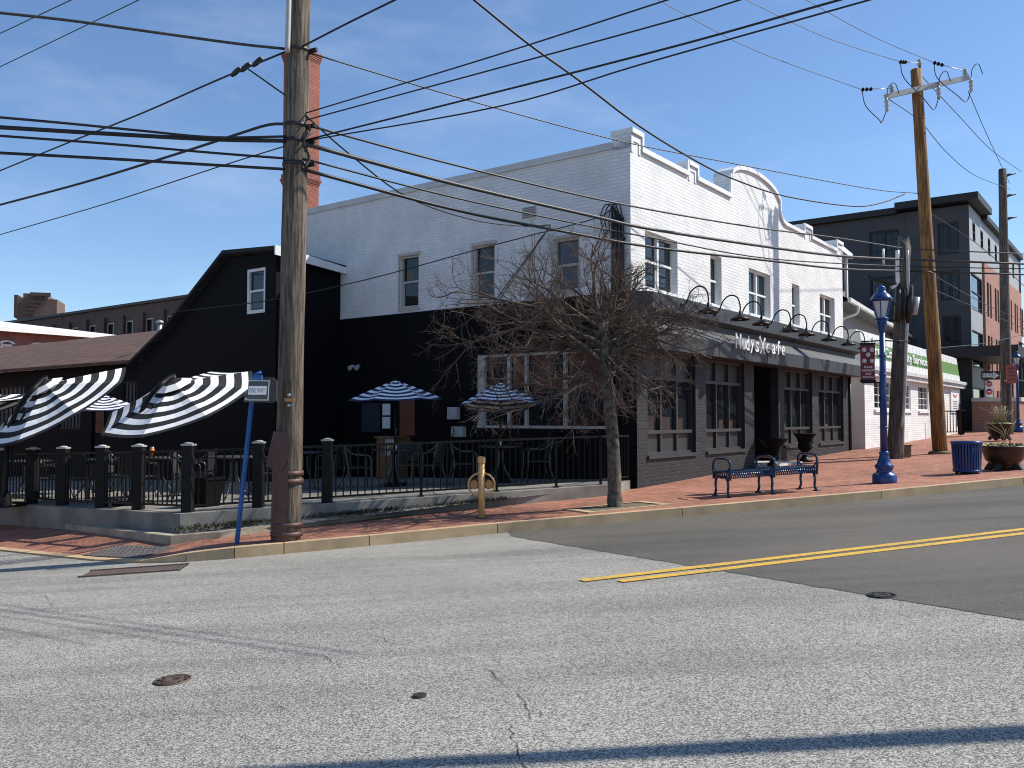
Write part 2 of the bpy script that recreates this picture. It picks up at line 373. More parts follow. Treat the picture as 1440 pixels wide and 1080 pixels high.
def sash_window(parent, mp, u0, u1, v0, v1, units=1, dep=.1, frame='white_trim', fw=.05, gl='glass', grid=None, sill=0, label=None, sillmat=None):
    mb = MB(); g = []
    w = (u1 - u0) / units
    mbox(mb, mp, u0, u0 + fw, v0, v1, dep - .05, dep + .05); mbox(mb, mp, u1 - fw, u1, v0, v1, dep - .05, dep + .05)
    mbox(mb, mp, u0 + fw, u1 - fw, v1 - fw, v1, dep - .05, dep + .05); mbox(mb, mp, u0 + fw, u1 - fw, v0, v0 + fw * 1.2, dep - .05, dep + .05)
    for i in range(1, units): mbox(mb, mp, u0 + w * i - fw * .8, u0 + w * i + fw * .8, v0 + fw * 1.2, v1 - fw, dep - .045, dep + .05)
    vm = (v0 + v1) / 2
    for i in range(units):
        a = u0 + w * i + (fw if i == 0 else fw * .8); b = u0 + w * (i + 1) - (fw if i == units - 1 else fw * .8)
        if grid:
            for k in range(1, grid[0]): mbox(mb, mp, a + (b - a) * k / grid[0] - .011, a + (b - a) * k / grid[0] + .011, v0 + fw * 1.2, v1 - fw, dep - .02, dep + .03)
            for k in range(1, grid[1]): mbox(mb, mp, a, b, v0 + (v1 - v0) * k / grid[1] - .011, v0 + (v1 - v0) * k / grid[1] + .011, dep - .018, dep + .028)
            g.append((a, b, v0 + fw, v1 - fw, dep + .01))
        else:
            mbox(mb, mp, a, b, vm - .025, vm + .025, dep - .04, dep + .05)
            mbox(mb, mp, a, a + .035, v0 + fw * 1.2, vm - .025, dep - .025, dep + .05); mbox(mb, mp, b - .035, b, v0 + fw * 1.2, vm - .025, dep - .025, dep + .05)
            g.append((a, b, vm + .02, v1 - fw, dep + .02)); g.append((a, b, v0 + fw, vm - .02, dep + .005))
    if sill: mbox(mb, mp, u0 - .06, u1 + .06, v0 - .09, v0 + .003, -sill, dep)
    o = mb.build('window', frame, parent, label=label)
    for a, b, c, d, dd in g:
        p = MB(); mbox(p, mp, a, b, c, d, dd, dd + .012); p.build('pane', gl, o)
    return o

# ------------------------------------------------------------------ world, sun, camera
SUN_AZ, SUN_EL = 80.0, 45.0
W = bpy.data.worlds.new('World'); S.world = W; W.use_nodes = True
nt = W.node_tree; bg = nt.nodes['Background']
sky = nt.nodes.new('ShaderNodeTexSky'); sky.sky_type = 'NISHITA'; sky.sun_disc = False
sky.sun_elevation = radians(SUN_EL); sky.sun_rotation = radians(SUN_AZ); sky.altitude = 50; sky.air_density = 1.0; sky.dust_density = .15; sky.ozone_density = 6.0
tcw = nt.nodes.new('ShaderNodeTexCoord'); mpw = nt.nodes.new('ShaderNodeMapping'); mpw.inputs['Scale'].default_value = (2.2, 1.2, 7); mpw.inputs['Rotation'].default_value = (.2, .35, .4); nt.links.new(tcw.outputs['Generated'], mpw.inputs[0])
cw = noise(nt, mpw.outputs[0], 1.6, 8, .62); rw_ = ramp(nt, cw, [(.5, (0, 0, 0)), (.8, (.16, .16, .16))])
cloudy = mixc(nt, rw_.outputs[0], sky.outputs[0], (7.0, 7.6, 8.4))
nt.links.new(cloudy, bg.inputs[0]); bg.inputs[1].default_value = .131
sl = bpy.data.lights.new('sun', 'SUN'); sl.energy = 5.0; sl.angle = radians(.53); sl.color = (1, .945, .85)
so = bpy.data.objects.new('sun', sl); COL.objects.link(so)
sd = Vector((sin(radians(SUN_AZ)) * cos(radians(SUN_EL)), cos(radians(SUN_AZ)) * cos(radians(SUN_EL)), sin(radians(SUN_EL))))
so.rotation_euler = sd.to_track_quat('Z', 'Y').to_euler(); so.location = sd * 60
cam = bpy.data.cameras.new('camera'); co = bpy.data.objects.new('camera', cam); COL.objects.link(co)
co.location = (0, 0, CH); co.rotation_euler = (pi / 2 + PITCH, 0, 0); cam.sensor_width = 36; cam.lens = 36 * F / 1440; cam.clip_end = 3000; cam.clip_start = .05
S.camera = co
S.view_settings.view_transform = 'Standard'; S.view_settings.look = 'None'; S.view_settings.exposure = .3; S.view_settings.gamma = 1
S.cycles.pixel_filter_type = 'BLACKMAN_HARRIS'; S.cycles.filter_width = 1.05
S.cycles.max_bounces = 6; S.cycles.diffuse_bounces = 3; S.cycles.glossy_bounces = 3; S.cycles.transparent_max_bounces = 6

# ------------------------------------------------------------------ ground
gd = Vector((sin(GAZ), cos(GAZ), 0)); gn = Vector((-cos(GAZ), sin(GAZ), 0))
mb = MB(); ts = [-700, -TL, TL, 700]
for a, b in zip(ts, ts[1:]):
    q = []
    for t, w in ((a, -900), (b, -900), (b, 900), (a, 900)):
        p = Vector((G0[0], G0[1], 0)) + gd * t + gn * w; q.append((p.x, p.y, gz(p.x, p.y) - .13))
    mb.quad(q)
mb.build('road', 'road_old', kind='structure', label='pale worn asphalt of the road junction', cat='road')

def sheet(name, pts, dz, mat, **k):
    mb = MB(); mb.quad([(x, y, gz(x, y) + dz) for x, y in pts]); return mb.build(name, mat, **k)
K70 = Vector((sin(radians(69.8)), cos(radians(69.8)), 0))
kpx = [(75, 783), (135, 789), (200, 792), (262, 790), (330, 785.5), (400, 779), (520, 768), (700, 750), (960, 727), (1240, 702), (1440, 682)]
kerb = [ground(x, y, -.13).to_2d() for x, y in kpx]
k0 = kerb[0]; kleft = Vector((k0.x - .8 * 26, k0.y + .6 * 26)); kerb = [kleft, Vector((k0.x - .8 * 3.2, k0.y + .6 * 3.2))] + kerb
kl = kerb[-1]; kerb.append(Vector((kl.x + K70.x * 40, kl.y + K70.y * 40)))
def offs(poly, d):
    out = []
    for i, p in enumerate(poly):
        t = (poly[min(i + 1, len(poly) - 1)] - poly[max(i - 1, 0)]).normalized(); out.append(p + Vector((-t.y, t.x)) * d)
    return out
kin = offs(kerb, .16)
# the newer asphalt and its double yellow line
a, b = ground(715, 754, -.13), ground(1440, 873, -.13)
d = (b - a).normalized()
far = kerb[-1]; e = b + d * 4
rag = []; random.seed(8); nd_ = Vector((-d.y, d.x, 0)); nd_ = nd_ if nd_.dot(K70) > 0 else -nd_
for i in range(160):
    p = a.lerp(e, i / 159) + nd_ * random.gauss(0, .009); rag.append(p)
mb = MB(); zr = lambda p: (p[0], p[1], gz(p[0], p[1]) - .126)
for i in range(159):
    q0, q1 = a.lerp(e, i / 159) + nd_ * .06, a.lerp(e, (i + 1) / 159) + nd_ * .06; mb.quad([zr(rag[i]), zr(rag[i + 1]), zr(q1), zr(q0)])
a2, e2_ = a + nd_ * .06, e + nd_ * .06
mb.quad([zr(p) for p in (a2, e2_, (e2_.x + K70.x * 50, e2_.y + K70.y * 50), (far.x, far.y), (kl.x, kl.y), tuple(kerb[-3]), tuple(kerb[-4]), tuple(kerb[-5].lerp(kerb[-4], .055)))])
mb.build('newer_asphalt', 'road_new', kind='structure', label='darker newer asphalt up the road', cat='road')
y1, y2 = ground(818, 817.5, -.13), ground(1440, 745, -.13); yd = (y2 - y1).normalized(); yn = Vector((-yd.y, yd.x, 0)).normalized()
mb = MB()
random.seed(3)
for o, s0 in ((0, 0), (-.235, .28)):
    for i in range(60):
        p = y1 + yd * (s0 + i * .7) + yn * o; q = y1 + yd * (s0 + (i + 1) * .7) + yn * o; w = .06
        mb.quad([(p.x - yn.x * w, p.y - yn.y * w, gz(p.x, p.y) - .120), (q.x - yn.x * w, q.y - yn.y * w, gz(q.x, q.y) - .120), (q.x + yn.x * w, q.y + yn.y * w, gz(q.x, q.y) - .120), (p.x + yn.x * w, p.y + yn.y * w, gz(p.x, p.y) - .120)])
mb.build('road_marking', 'yellow', kind='structure', label='double yellow centre line', cat='road marking')
# cracks
mb = MB(); random.seed(11)
def crack(pp, w=.0026):
    P = []
    for (x0, y0), (x1, y1_) in zip(pp, pp[1:]):
        for k in range(6):
            t = k / 6; P.append((x0 + (x1 - x0) * t + random.uniform(-4, 4), y0 + (y1_ - y0) * t + random.uniform(-2, 2)))
    P.append(pp[-1]); G = [ground(x, y, -.126) for x, y in P]
    for p, q in zip(G, G[1:]):
        t = (q - p); nn = Vector((-t.y, t.x, 0)).normalized() * w * random.uniform(.3, 1.2)
        mb.quad([p - nn, q - nn, q + nn, p + nn])
crack([(684, 940), (715, 965), (742, 990), (746, 1010)]); crack([(716, 1012), (722, 1040), (740, 1080)]); crack([(535, 896), (556, 905)])
crack([(455, 920), (480, 938), (470, 955)], .002); crack([(64, 838), (80, 856)], .002); crack([(500, 890), (530, 900), (560, 905), (620, 915)], .0016); crack([(620, 915), (684, 940)], .0015); crack([(742, 990), (760, 1003), (770, 1020)], .0014); crack([(900, 905), (980, 893), (1060, 905)], .0012)
mb.build('road_crack', 'crack', kind='structure', label='fine dark cracks in the pale asphalt', cat='crack')
# pavement sheet of bricks; it ramps down to the dropped kerb at the left corner
drop = [.115, .115, .115, .115, .1, .03] + [0] * 20
kin2 = offs(kerb, 1.15)
DK = 6
pave = [tuple(p) for p in kin2[:DK]] + [tuple(p) for p in kin[DK:]] + [(70, 95), (-10, 110), (-60, 60)]
mb = MB(); mb.quad([(x, y, gz(x, y)) for x, y in pave])
for i in range(DK):
    A, B_, C_, D_ = kin[i], kin[i + 1], (kin2[i + 1] if i + 1 < DK else kin[i + 1]), kin2[i]
    q = [(A.x, A.y, gz(*A) - drop[i]), (B_.x, B_.y, gz(*B_) - drop[i + 1]), (C_.x, C_.y, gz(*C_)), (D_.x, D_.y, gz(*D_))]
    mb.quad(q[:3] if i + 1 == DK else q[:3]); mb.quad([q[0], q[2], q[3]]) if i + 1 < DK else mb.quad([q[0], q[1], q[3]])
mb.build('pavement', 'paver', kind='structure', label='red brick pavement along the road', cat='pavement')
def pave_z(x, y):
    best = None; p = Vector((x, y))
    for i in range(DK):
        a, b = kin[i], kin[i + 1]; d = b - a; t = max(0, min(1, (p - a).dot(d) / d.length_squared)); dist = (p - a - d * t).length
        if best is None or dist < best[0]: best = (dist, drop[i] + (drop[i + 1] - drop[i]) * t)
    return gz(x, y) - best[1] * max(0, 1 - best[0] / .99)
# kerb: stones with joints
mb = MB()
for i in range(len(kerb) - 1):
    p, q, pi_, qi = kerb[i], kerb[i + 1], kin[i], kin[i + 1]
    n = max(1, int((q - p).length / 2.4))
    for k in range(n):
        t0, t1 = k / n, (k + 1) / n - (.012 / (q - p).length)
        A, B_, C_, D_ = p.lerp(q, t0), p.lerp(q, t1), pi_.lerp(qi, t1), pi_.lerp(qi, t0)
        da, db = drop[i] + (drop[i + 1] - drop[i]) * t0, drop[i] + (drop[i + 1] - drop[i]) * t1
        top = [(v.x, v.y, gz(v.x, v.y) + .006 - d_) for v, d_ in ((A, da), (B_, db), (C_, db), (D_, da))]; bot = [(v.x, v.y, gz(v.x, v.y) - .3) for v in (A, B_, C_, D_)]
        mb.quad(top)
        for j in range(4): mb.quad([bot[j], bot[(j + 1) % 4], top[(j + 1) % 4], top[j]])
mb.build('kerb', 'kerb', kind='structure', label='tan concrete kerb stones', cat='kerb')

def lowwall(name, pts, w, h, dz, mat, **k):
    P = [Vector(p).to_2d() for p in pts]; Q = offs(P, w); mb = MB()
    for i in range(len(P) - 1):
        t = [(v.x, v.y, gz(v.x, v.y) + h) for v in (P[i], P[i + 1], Q[i + 1], Q[i])]; bt = [(v.x, v.y, gz(v.x, v.y) + dz) for v in (P[i], P[i + 1], Q[i + 1], Q[i])]
        mb.quad(t)
        for j in range(4): mb.quad([bt[j], bt[(j + 1) % 4], t[(j + 1) % 4], t[j]])
    return mb.build(name, mat, **k)

# patio slab
P0 = Vector((-4.69, 12.61)); FD = Vector((.883, .469)); LD = Vector((-.8, .6))
def pz(x, y): return .29 + .0304 * (x + 4.69) - .0145 * (y - 12.61)
def P3(p, dz=0): return Vector((p[0], p[1], pz(p[0], p[1]) + dz))
PE = P0 + FD * 7.15
o = .22
c0 = P0 - FD * o - LD * o
pe = PE + FD * .1 - LD * o; pl = P0 + LD * 15 - FD * o
pat = [c0, pe, Vector((2.34, 17.12)), Vector((2.34 - .8 * 24, 17.12 + .6 * 24)), pl]
mb = MB(); mb.quad([P3(p) for p in pat])
for p, q in ((pl, c0), (c0, pe), (pe, pat[2])): mb.quad([P3(p, -.9), P3(q, -.9), P3(q), P3(p)])
mb.build('patio_slab', 'concrete', kind='structure', label='raised grey concrete patio slab', cat='patio')
# planting strip with low kerb in front of the slab
lk = [ground(-260, 715).to_2d(), ground(0, 733).to_2d(), ground(110, 747).to_2d(), ground(240, 763).to_2d(), ground(310, 757).to_2d(), ground(400, 745).to_2d(), ground(560, 725).to_2d()]
lowwall('low_kerb', lk, .14, .09, -.2, 'worn_edging', kind='structure', label='low concrete edging round the planting strip', cat='kerb')
st = offs(lk, .13)
mb = MB()
pp = [tuple(p) for p in st] + [tuple(PE - LD * .1), tuple(c0 + Vector((.1, .2))), tuple(pl)]
np_ = len(st); mb.quad([(x, y, gz(x, y) + (.055 if i < np_ else .15)) for i, (x, y) in enumerate(pp)]); mb.build('planting_strip', 'gravel', kind='structure', label='strip of grey gravel below the patio', cat='gravel')
mb = MB(); random.seed(5)
for i in range(900):
    k = random.uniform(-.2, 5.2); base = c0 + FD * k - LD * abs(random.gauss(.02, .13))
    if random.random() > .55 + .45 * sin(k * 3.1): continue
    zz = gz(base.x, base.y) + .12
    for j in range(3):
        h = random.uniform(.02, .075); a = random.uniform(0, 6.28); w = .012
        p = Vector((base.x + random.gauss(0, .03), base.y + random.gauss(0, .03), zz)); dx = Vector((cos(a), sin(a), 0))
        mb.quad([p - dx * w, p + dx * w, p + dx * w * .3 + Vector((dx.y * .05, -dx.x * .05, h))])
mb.build('weeds', 'weed', kind='stuff', label='dark straggly weeds along the foot of the patio slab', cat='weeds')
# tree pit
tp = [ground(792, 717.5), ground(902, 706), ground(945, 710.2), ground(828, 722.3)]
def inset(P, t):
    c = sum((p for p in P), Vector()) / len(P); return [c + (p - c) * t for p in P]
mb = MB(); A = tp; B = inset(tp, .82)
for i in range(4):
    j = (i + 1) % 4
    mb.quad([A[i] + Vector((0, 0, .02)), A[j] + Vector((0, 0, .02)), B[j] + Vector((0, 0, .02)), B[i] + Vector((0, 0, .02))])
    mb.quad([A[i] + Vector((0, 0, -.05)), A[j] + Vector((0, 0, -.05)), A[j] + Vector((0, 0, .02)), A[i] + Vector((0, 0, .02))])
mb.build('pit_edging', 'kerb', kind='structure', label='tan stone edging of the tree pit', cat='edging')
mb = MB(); mb.quad([p + Vector((0, 0, .008)) for p in inset(tp, .83)]); mb.build('tree_pit', 'soil', kind='structure', label='bare brown soil of the tree pit', cat='soil')
# dome paver ramps and storm grate
def domes(cx, cy, dz, lx, ly, ang, label):
    c = Vector((cx, cy, 0)); u = Vector((cos(ang), sin(ang), 0)); v = Vector((-sin(ang), cos(ang), 0))
    def w(a, b, z):
        p = c + u * a + v * b; return (p.x, p.y, pave_z(p.x, p.y) + z)
    mb = MB(); mb.box(-lx / 2, lx / 2, -ly / 2, ly / 2, -.05, .012, fn=w)
    nx, ny = int(lx / .1), int(ly / .1)
    for i in range(nx):
        for j in range(ny):
            x, y = -lx / 2 + .05 + i * .1, -ly / 2 + .05 + j * .1
            b = len(mb.v)
            for r, z in ((.03, .0125), (.018, .024)):
                for k in range(6): mb.v.append(w(x + r * cos(k * pi / 3), y + r * sin(k * pi / 3), z))
            for k in range(6): mb.f.append((b + k, b + (k + 1) % 6, b + 6 + (k + 1) % 6, b + 6 + k)); mb.mi.append(0); mb.sm.append(False)
            mb.f.append(tuple(b + 6 + k for k in range(6))); mb.mi.append(0); mb.sm.append(False)
    mb.build('tactile_paving', 'dome', kind='structure', label=label, cat='tactile paving')
domes(-5.12, 11.66, 0, 1.2, .56, radians(-32), 'dark studded tactile tiles at the kerb ramp')
c = ground(190, 803, -.13); mb = MB(); gt0 = thing('storm_grate', 'rusty barred storm drain grate set in the asphalt by the kerb corner', 'drain grate', (c.x, c.y, c.z), radians(9))
sx, sy = GSL * sin(GAZ), GSL * cos(GAZ)
def tilt(x, y, z):
    a = radians(9); X, Y = x * cos(a) - y * sin(a), x * sin(a) + y * cos(a); return (x, y, z + sx * X + sy * Y)
mb.box(-.55, .55, -.2, .2, -.06, .006, fn=tilt); mb.build('grate_bed', 'crack', gt0)
mb = MB()
for i in range(23): mb.box(-.53 + i * .047, -.508 + i * .047, -.2, .2, .0062, .010, fn=tilt)
mb.box(-.56, .56, .2, .23, -.06, .02, fn=tilt); mb.box(-.56, .56, -.23, -.2, -.06, .02, fn=tilt)
mb.build('bars', 'iron_light', gt0)
def cover(px, py, r, mat, name, label, cat):
    c = ground(px, py, -.13); t = thing(name, label, cat, (c.x, c.y, c.z)); mb = MB(); b = 0
    prof = [(r, -.03), (r, .012), (r * .92, .012), (r * .9, .006), (r * .62, .006), (r * .6, .012), (r * .3, .012), (r * .28, .007), (.001, .007)]
    mb.lathe(prof, 28); mb.v = [(x, y, z + sx * x + sy * y) for x, y, z in mb.v]; mb.build('lid', mat, t)
    mb = MB()
    for k in range(10):
        a = k * pi / 5; mb.bar((r * .65 * cos(a), r * .65 * sin(a), .008 + (sx * cos(a) + sy * sin(a)) * r * .65), (r * .88 * cos(a), r * .88 * sin(a), .008 + (sx * cos(a) + sy * sin(a)) * r * .88), .02, .01)
    mb.build('ribs', mat, t)
cover(243, 957.5, .11, 'iron', 'valve_cover', 'round rusty iron valve cover alone in the near pale asphalt', 'valve cover')
cover(590, 979.5, .04, 'crack', 'valve_cover', 'tiny dark round valve cover sunk in the asphalt at front', 'valve cover')
cover(1240, 838, .11, 'crack', 'manhole_cover', 'dark manhole lid at the edge of the newer asphalt', 'manhole cover')
# side street beyond the white building
BX, BY = 2.36, 17.13; FZ = atan2(.8, .6)
def B2W(s, t): return (BX + .6 * s - .8 * t, BY + .8 * s + .6 * t)
sheet('side_street', [B2W(36, -40), B2W(44, -40), B2W(44, 40), B2W(36, 40)], .012, 'road_old', kind='structure', label='one way side street past the far corner', cat='road')

# ------------------------------------------------------------------ main corner building (cafe)
B = thing('cafe_building', 'two storey corner cafe, white painted brick above a dark grey and black ground floor', 'building', (BX, BY, 0), FZ)
LEN, DEP, ZB, ZT = 14.3, 10.75, 4.18, 7.06
fm = lambda u, v, d: (u, d, v)          # front wall
sm_ = lambda u, v, d: (d, u, v)         # side wall
wf = [(.6, 2.08, 4.31, 5.5), (3.8, 4.44, 4.31, 5.5), (6.15, 7.68, 4.31, 5.5), (9.38, 10.02, 4.31, 5.5), (11.9, 13.4, 4.31, 5.5)]
ws = [(5.72, 6.34, 4.29, 5.56), (3.42, 4.04, 4.29, 5.54), (1.2, 1.84, 4.29, 5.42)]
mb = MB(); wall(mb, fm, 0, LEN, ZB, ZT, wf, .2); mb.quad([(LEN, 0, -.4), (LEN, DEP, -.4), (LEN, DEP, ZT), (LEN, 0, ZT)])
mb.build('front_wall', 'white_brick', B)
mb = MB(); wall(mb, sm_, 0, DEP, ZB, ZT + .12, ws, .12)
mb.quad([(0, DEP, -.4), (LEN, DEP, -.4), (LEN, DEP, ZT + .1), (0, DEP, ZT + .1)])
mb.quad([(.3, 0, ZT + .12), (.3, DEP, ZT + .12), (.3, DEP, ZT - .3), (.3, 0, ZT - .3)])
mb.build('side_wall', 'white_brick', B)
mb = MB(); mb.quad([(.3, .3, ZT - .25), (LEN, .3, ZT - .25), (LEN, DEP, ZT - .25), (.3, DEP, ZT - .25)]); mb.build('roof', 'roof_flat', B)
mb = MB(); mb.box(-.05, .32, .42, DEP + .03, ZT + .12, ZT + .17); mb.box(-.045, -.003, .42, DEP + .03, ZT + .03, ZT + .12)
mb.build('side_coping', 'grey_white', B)
for w in wf: sash_window(B, fm, *w, units=2 if w[1] - w[0] > 1 else 1, dep=.14, sill=.06)
wobj = []
for i, w in enumerate(ws): wobj.append(sash_window(B, sm_, *w, dep=.085, frame='cream_trim', gl='glass_blind' if i == 2 else 'glass'))
for w, wo_ in zip(ws, wobj):
    mb = MB(); mb.box(-.035, -.003, w[0] - .04, w[1] + .06, w[3] - .0, w[3] + .07); mb.box(-.03, -.003, w[1] + .002, w[1] + .05, w[2], w[3]); mb.box(-.03, -.003, w[0] - .04, w[1] + .05, w[2] - .06, w[2])
    mb.build('window_trim', 'cream_trim', wo_)
# parapet
pts = [(0, 7.36), (.43, 7.36), (.431, 7.06), (2.62, 7.06), (2.621, 7.32), (3.06, 7.32), (3.061, 7.06), (5.02, 7.06), (5.021, 7.55)]
ac, aw = 6.73, 1.62
for k in range(0, 17):
    x = -1 + k / 8; pts.append((ac + aw * x, 7.58 + .42 * sqrt(max(0, 1 - x * x * .93))))
pts += [(8.42, 7.62), (8.421, 7.3), (8.5, 7.22), (8.65, 7.12), (8.85, 7.06), (10.5, 7.06), (10.501, 7.32), (11.1, 7.32), (11.101, 7.06), (13.68, 7.06), (13.681, 7.36), (14.3, 7.36)]
mb = MB(); TH = .42
for (a, za), (b, zb) in zip(pts, pts[1:]):
    if abs(b - a) < .005:
        mb.quad([(a, 0, za), (a, TH, za), (a, TH, zb), (a, 0, zb)])
    else:
        mb.quad([(a, 0, ZT), (b, 0, ZT), (b, 0, zb), (a, 0, za)]); mb.quad([(a, TH, ZT - .3), (b, TH, ZT - .3), (b, TH, zb), (a, TH, za)]); mb.quad([(a, 0, za), (b, 0, zb), (b, TH, zb), (a, TH, za)])
mb.quad([(0, 0, ZT), (0, TH, ZT), (0, TH, 7.36), (0, 0, 7.36)]); mb.quad([(LEN, 0, ZT), (LEN, TH, ZT), (LEN, TH, 7.36), (LEN, 0, 7.36)])
mb.build('parapet', 'white_brick', B)
mb = MB(); H = .1
for (a, za), (b, zb) in zip(pts, pts[1:]):
    if abs(b - a) < .005:
        lo, hi = min(za, zb), max(za, zb); s = -1 if zb > za else 1
        mb.box(min(a, a + s * .075), max(a, a + s * .075), -.05, -.003, lo + H, hi + H)
    else:
        for y0, y1_ in ((-.06, TH + .03),):
            b0 = len(mb.v)
            mb.v += [(a, y0, za), (b, y0, zb), (b, y1_, zb), (a, y1_, za), (a, y0, za + H), (b, y0, zb + H), (b, y1_, zb + H), (a, y1_, za + H)]
            for q in ((0, 1, 2, 3), (4, 5, 6, 7), (0, 1, 5, 4), (2, 3, 7, 6), (0, 3, 7, 4), (1, 2, 6, 5)): mb.f.append(tuple(b0 + i for i in q)); mb.mi.append(0); mb.sm.append(False)
for p0_ in (0, 2.62, 10.5, 13.68):      # raised borders on the little piers
    w_ = {0: .43, 2.62: .44, 10.5: .6, 13.68: .62}[p0_]; zt = 7.33
    mb.box(p0_ + .02, p0_ + .1, -.02, -.003, 6.98, zt - .02); mb.box(p0_ + w_ - .1, p0_ + w_ - .02, -.02, -.003, 6.98, zt - .02); mb.box(p0_ + .1, p0_ + w_ - .1, -.019, -.003, zt - .12, zt - .02)
mb.build('coping', 'white_trim', B)
mb = MB(); mb.box(-.02, -.003, 2.3, 2.66, 5.98, 6.22)
for k in range(6): mb.box(-.05, -.021, 2.32, 2.64, 6.0 + k * .038, 6.018 + k * .038)
mb.build('vent', 'grey_plastic', B)
# ground floor: black side
mb = MB(); sops = [(.5, 3.92, 1.43, 3.06), (5.75, 6.6, .3, 2.25), (6.95, 7.75, 1.25, 2.08)]
smb = lambda u, v, d: (-.02 + d, u, v)
wall(mb, smb, -.12, 8.5, -.6, ZB - .002, sops, .18); mb.quad([(-.02, -.12, ZB - .002), (.02, -.12, ZB - .002), (.02, 8.5, ZB - .002), (-.02, 8.5, ZB - .002)])
mb.build('side_ground_wall', 'black_brick', B)
# big side window: pale jamb, three lights
mb = MB()
mbox(mb, smb, .5, .56, 1.43, 3.06, .02, .14); mbox(mb, smb, 3.72, 3.92, 1.43, 3.06, .02, .14); mbox(mb, smb, .56, 3.72, 3.0, 3.06, .02, .14); mbox(mb, smb, .56, 3.72, 1.43, 1.49, .02, .14)
for u in (1.55, 2.55, 3.02): mbox(mb, smb, u, u + .07, 1.49, 3.0, .03, .13)
mbox(mb, smb, 3.09, 3.72, 1.98, 2.04, .03, .13)
wn = mb.build('window', 'cream_trim', B, label='wide ground floor side window with beige frame')
for a, b in ((.56, 1.55), (1.62, 2.55), (2.62, 3.02), (3.09, 3.72)):
    p = MB(); mbox(p, smb, a, b, 1.49, 3.0, .1, .115); p.build('pane', 'glass', wn)
mb = MB(); mbox(mb, smb, 6.95, 7.75, 1.25, 1.3, .02, .1); mbox(mb, smb, 6.95, 7.0, 1.3, 2.08, .02, .1); mbox(mb, smb, 7.7, 7.75, 1.3, 2.08, .02, .1); mbox(mb, smb, 7.0, 7.7, 2.03, 2.08, .02, .1)
wn = mb.build('window', 'black_paint', B, label='small side window with a closed grey blind'); p = MB(); mbox(p, smb, 7.0, 7.7, 1.3, 2.03, .06, .08)
for k in range(14): mbox(p, smb, 7.01, 7.69, 1.31 + k * .051, 1.345 + k * .051, .045, .0598)
p.build('blind', 'glass_blind', wn)
mb = MB(); mbox(mb, smb, 5.75, 6.6, .3, 2.25, .1, .15); mbox(mb, smb, 5.85, 6.5, .4, 1.0, .085, .0998)
dr = mb.build('door', 'black_paint', B); p = MB(); mbox(p, smb, 5.9, 6.45, 1.1, 2.1, .085, .0998); p.build('pane', 'glass', dr); p = MB(); p.tube([(.07, 6.47, 1.2), (.02, 6.47, 1.2), (.02, 6.47, 1.4), (.07, 6.47, 1.4)], .012, 6); p.build('handle', 'steel', dr)
# storefront
SF = -.12; sfm = lambda u, v, d: (u, SF + d, v)
fops = [(.44, 2.68, .9, 3.0), (3.24, 5.49, .9, 3.0), (6.12, 7.86, -.5, 3.0), (8.29, 10.67, .9, 3.0), (11.26, 13.77, .9, 3.0)]
mb = MB(); wall(mb, sfm, 0, 14.45, -.5, 3.02, fops, .22); mb.quad([(0, SF, -.5), (0, 0, -.5), (0, 0, 3.02), (0, SF, 3.02)]); mb.quad([(14.45, SF, -.5), (14.45, .5, -.5), (14.45, .5, 3.02), (14.45, SF, 3.02)])
mb.build('shop_front_wall', 'grey_brick', B)
for i, (a, b, c, d) in enumerate(fops):
    if i == 2: continue
    mb = MB(); w = (b - a) / 3; fw = .045; dp = .14
    mbox(mb, sfm, a, a + fw, c, d, dp - .06, dp + .06); mbox(mb, sfm, b - fw, b, c, d, dp - .06, dp + .06); mbox(mb, sfm, a + fw, b - fw, c, c + .05, dp - .06, dp + .06); mbox(mb, sfm, a + fw, b - fw, d - .06, d, dp - .06, dp + .06)
    mbox(mb, sfm, a + fw, b - fw, 2.44, 2.51, dp - .062, dp + .06); mbox(mb, sfm, a + fw, b - fw, 1.33, 1.4, dp - .075, dp + .06)
    for k in (1, 2):
        for z0, z1 in ((c + .05, 1.33), (1.4, 2.44), (2.51, d - .06)): mbox(mb, sfm, a + w * k - .03, a + w * k + .03, z0, z1, dp - .055, dp + .06)
    mbox(mb, sfm, a - .03, b + .03, c - .07, c - .002, -.05, .1)
    wn = mb.build('shop_window', 'grey_paint', B)
    for k in range(3):
        u0 = a + w * k + (fw if k == 0 else .03); u1 = a + w * (k + 1) - (fw if k == 2 else .03)
        p = MB(); mbox(p, sfm, u0, u1, 1.4, 2.44, dp + .02, dp + .035); p.build('pane', 'glass', wn)
        p = MB(); mbox(p, sfm, u0, u1, 2.51, d - .06, dp + .02, dp + .035); p.build('transom_panel', 'grey_panel', wn)
        p = MB(); mbox(p, sfm, u0, u1, c + .05, 1.33, dp + .0, dp + .035); p.build('lower_panel', 'grey_panel', wn)
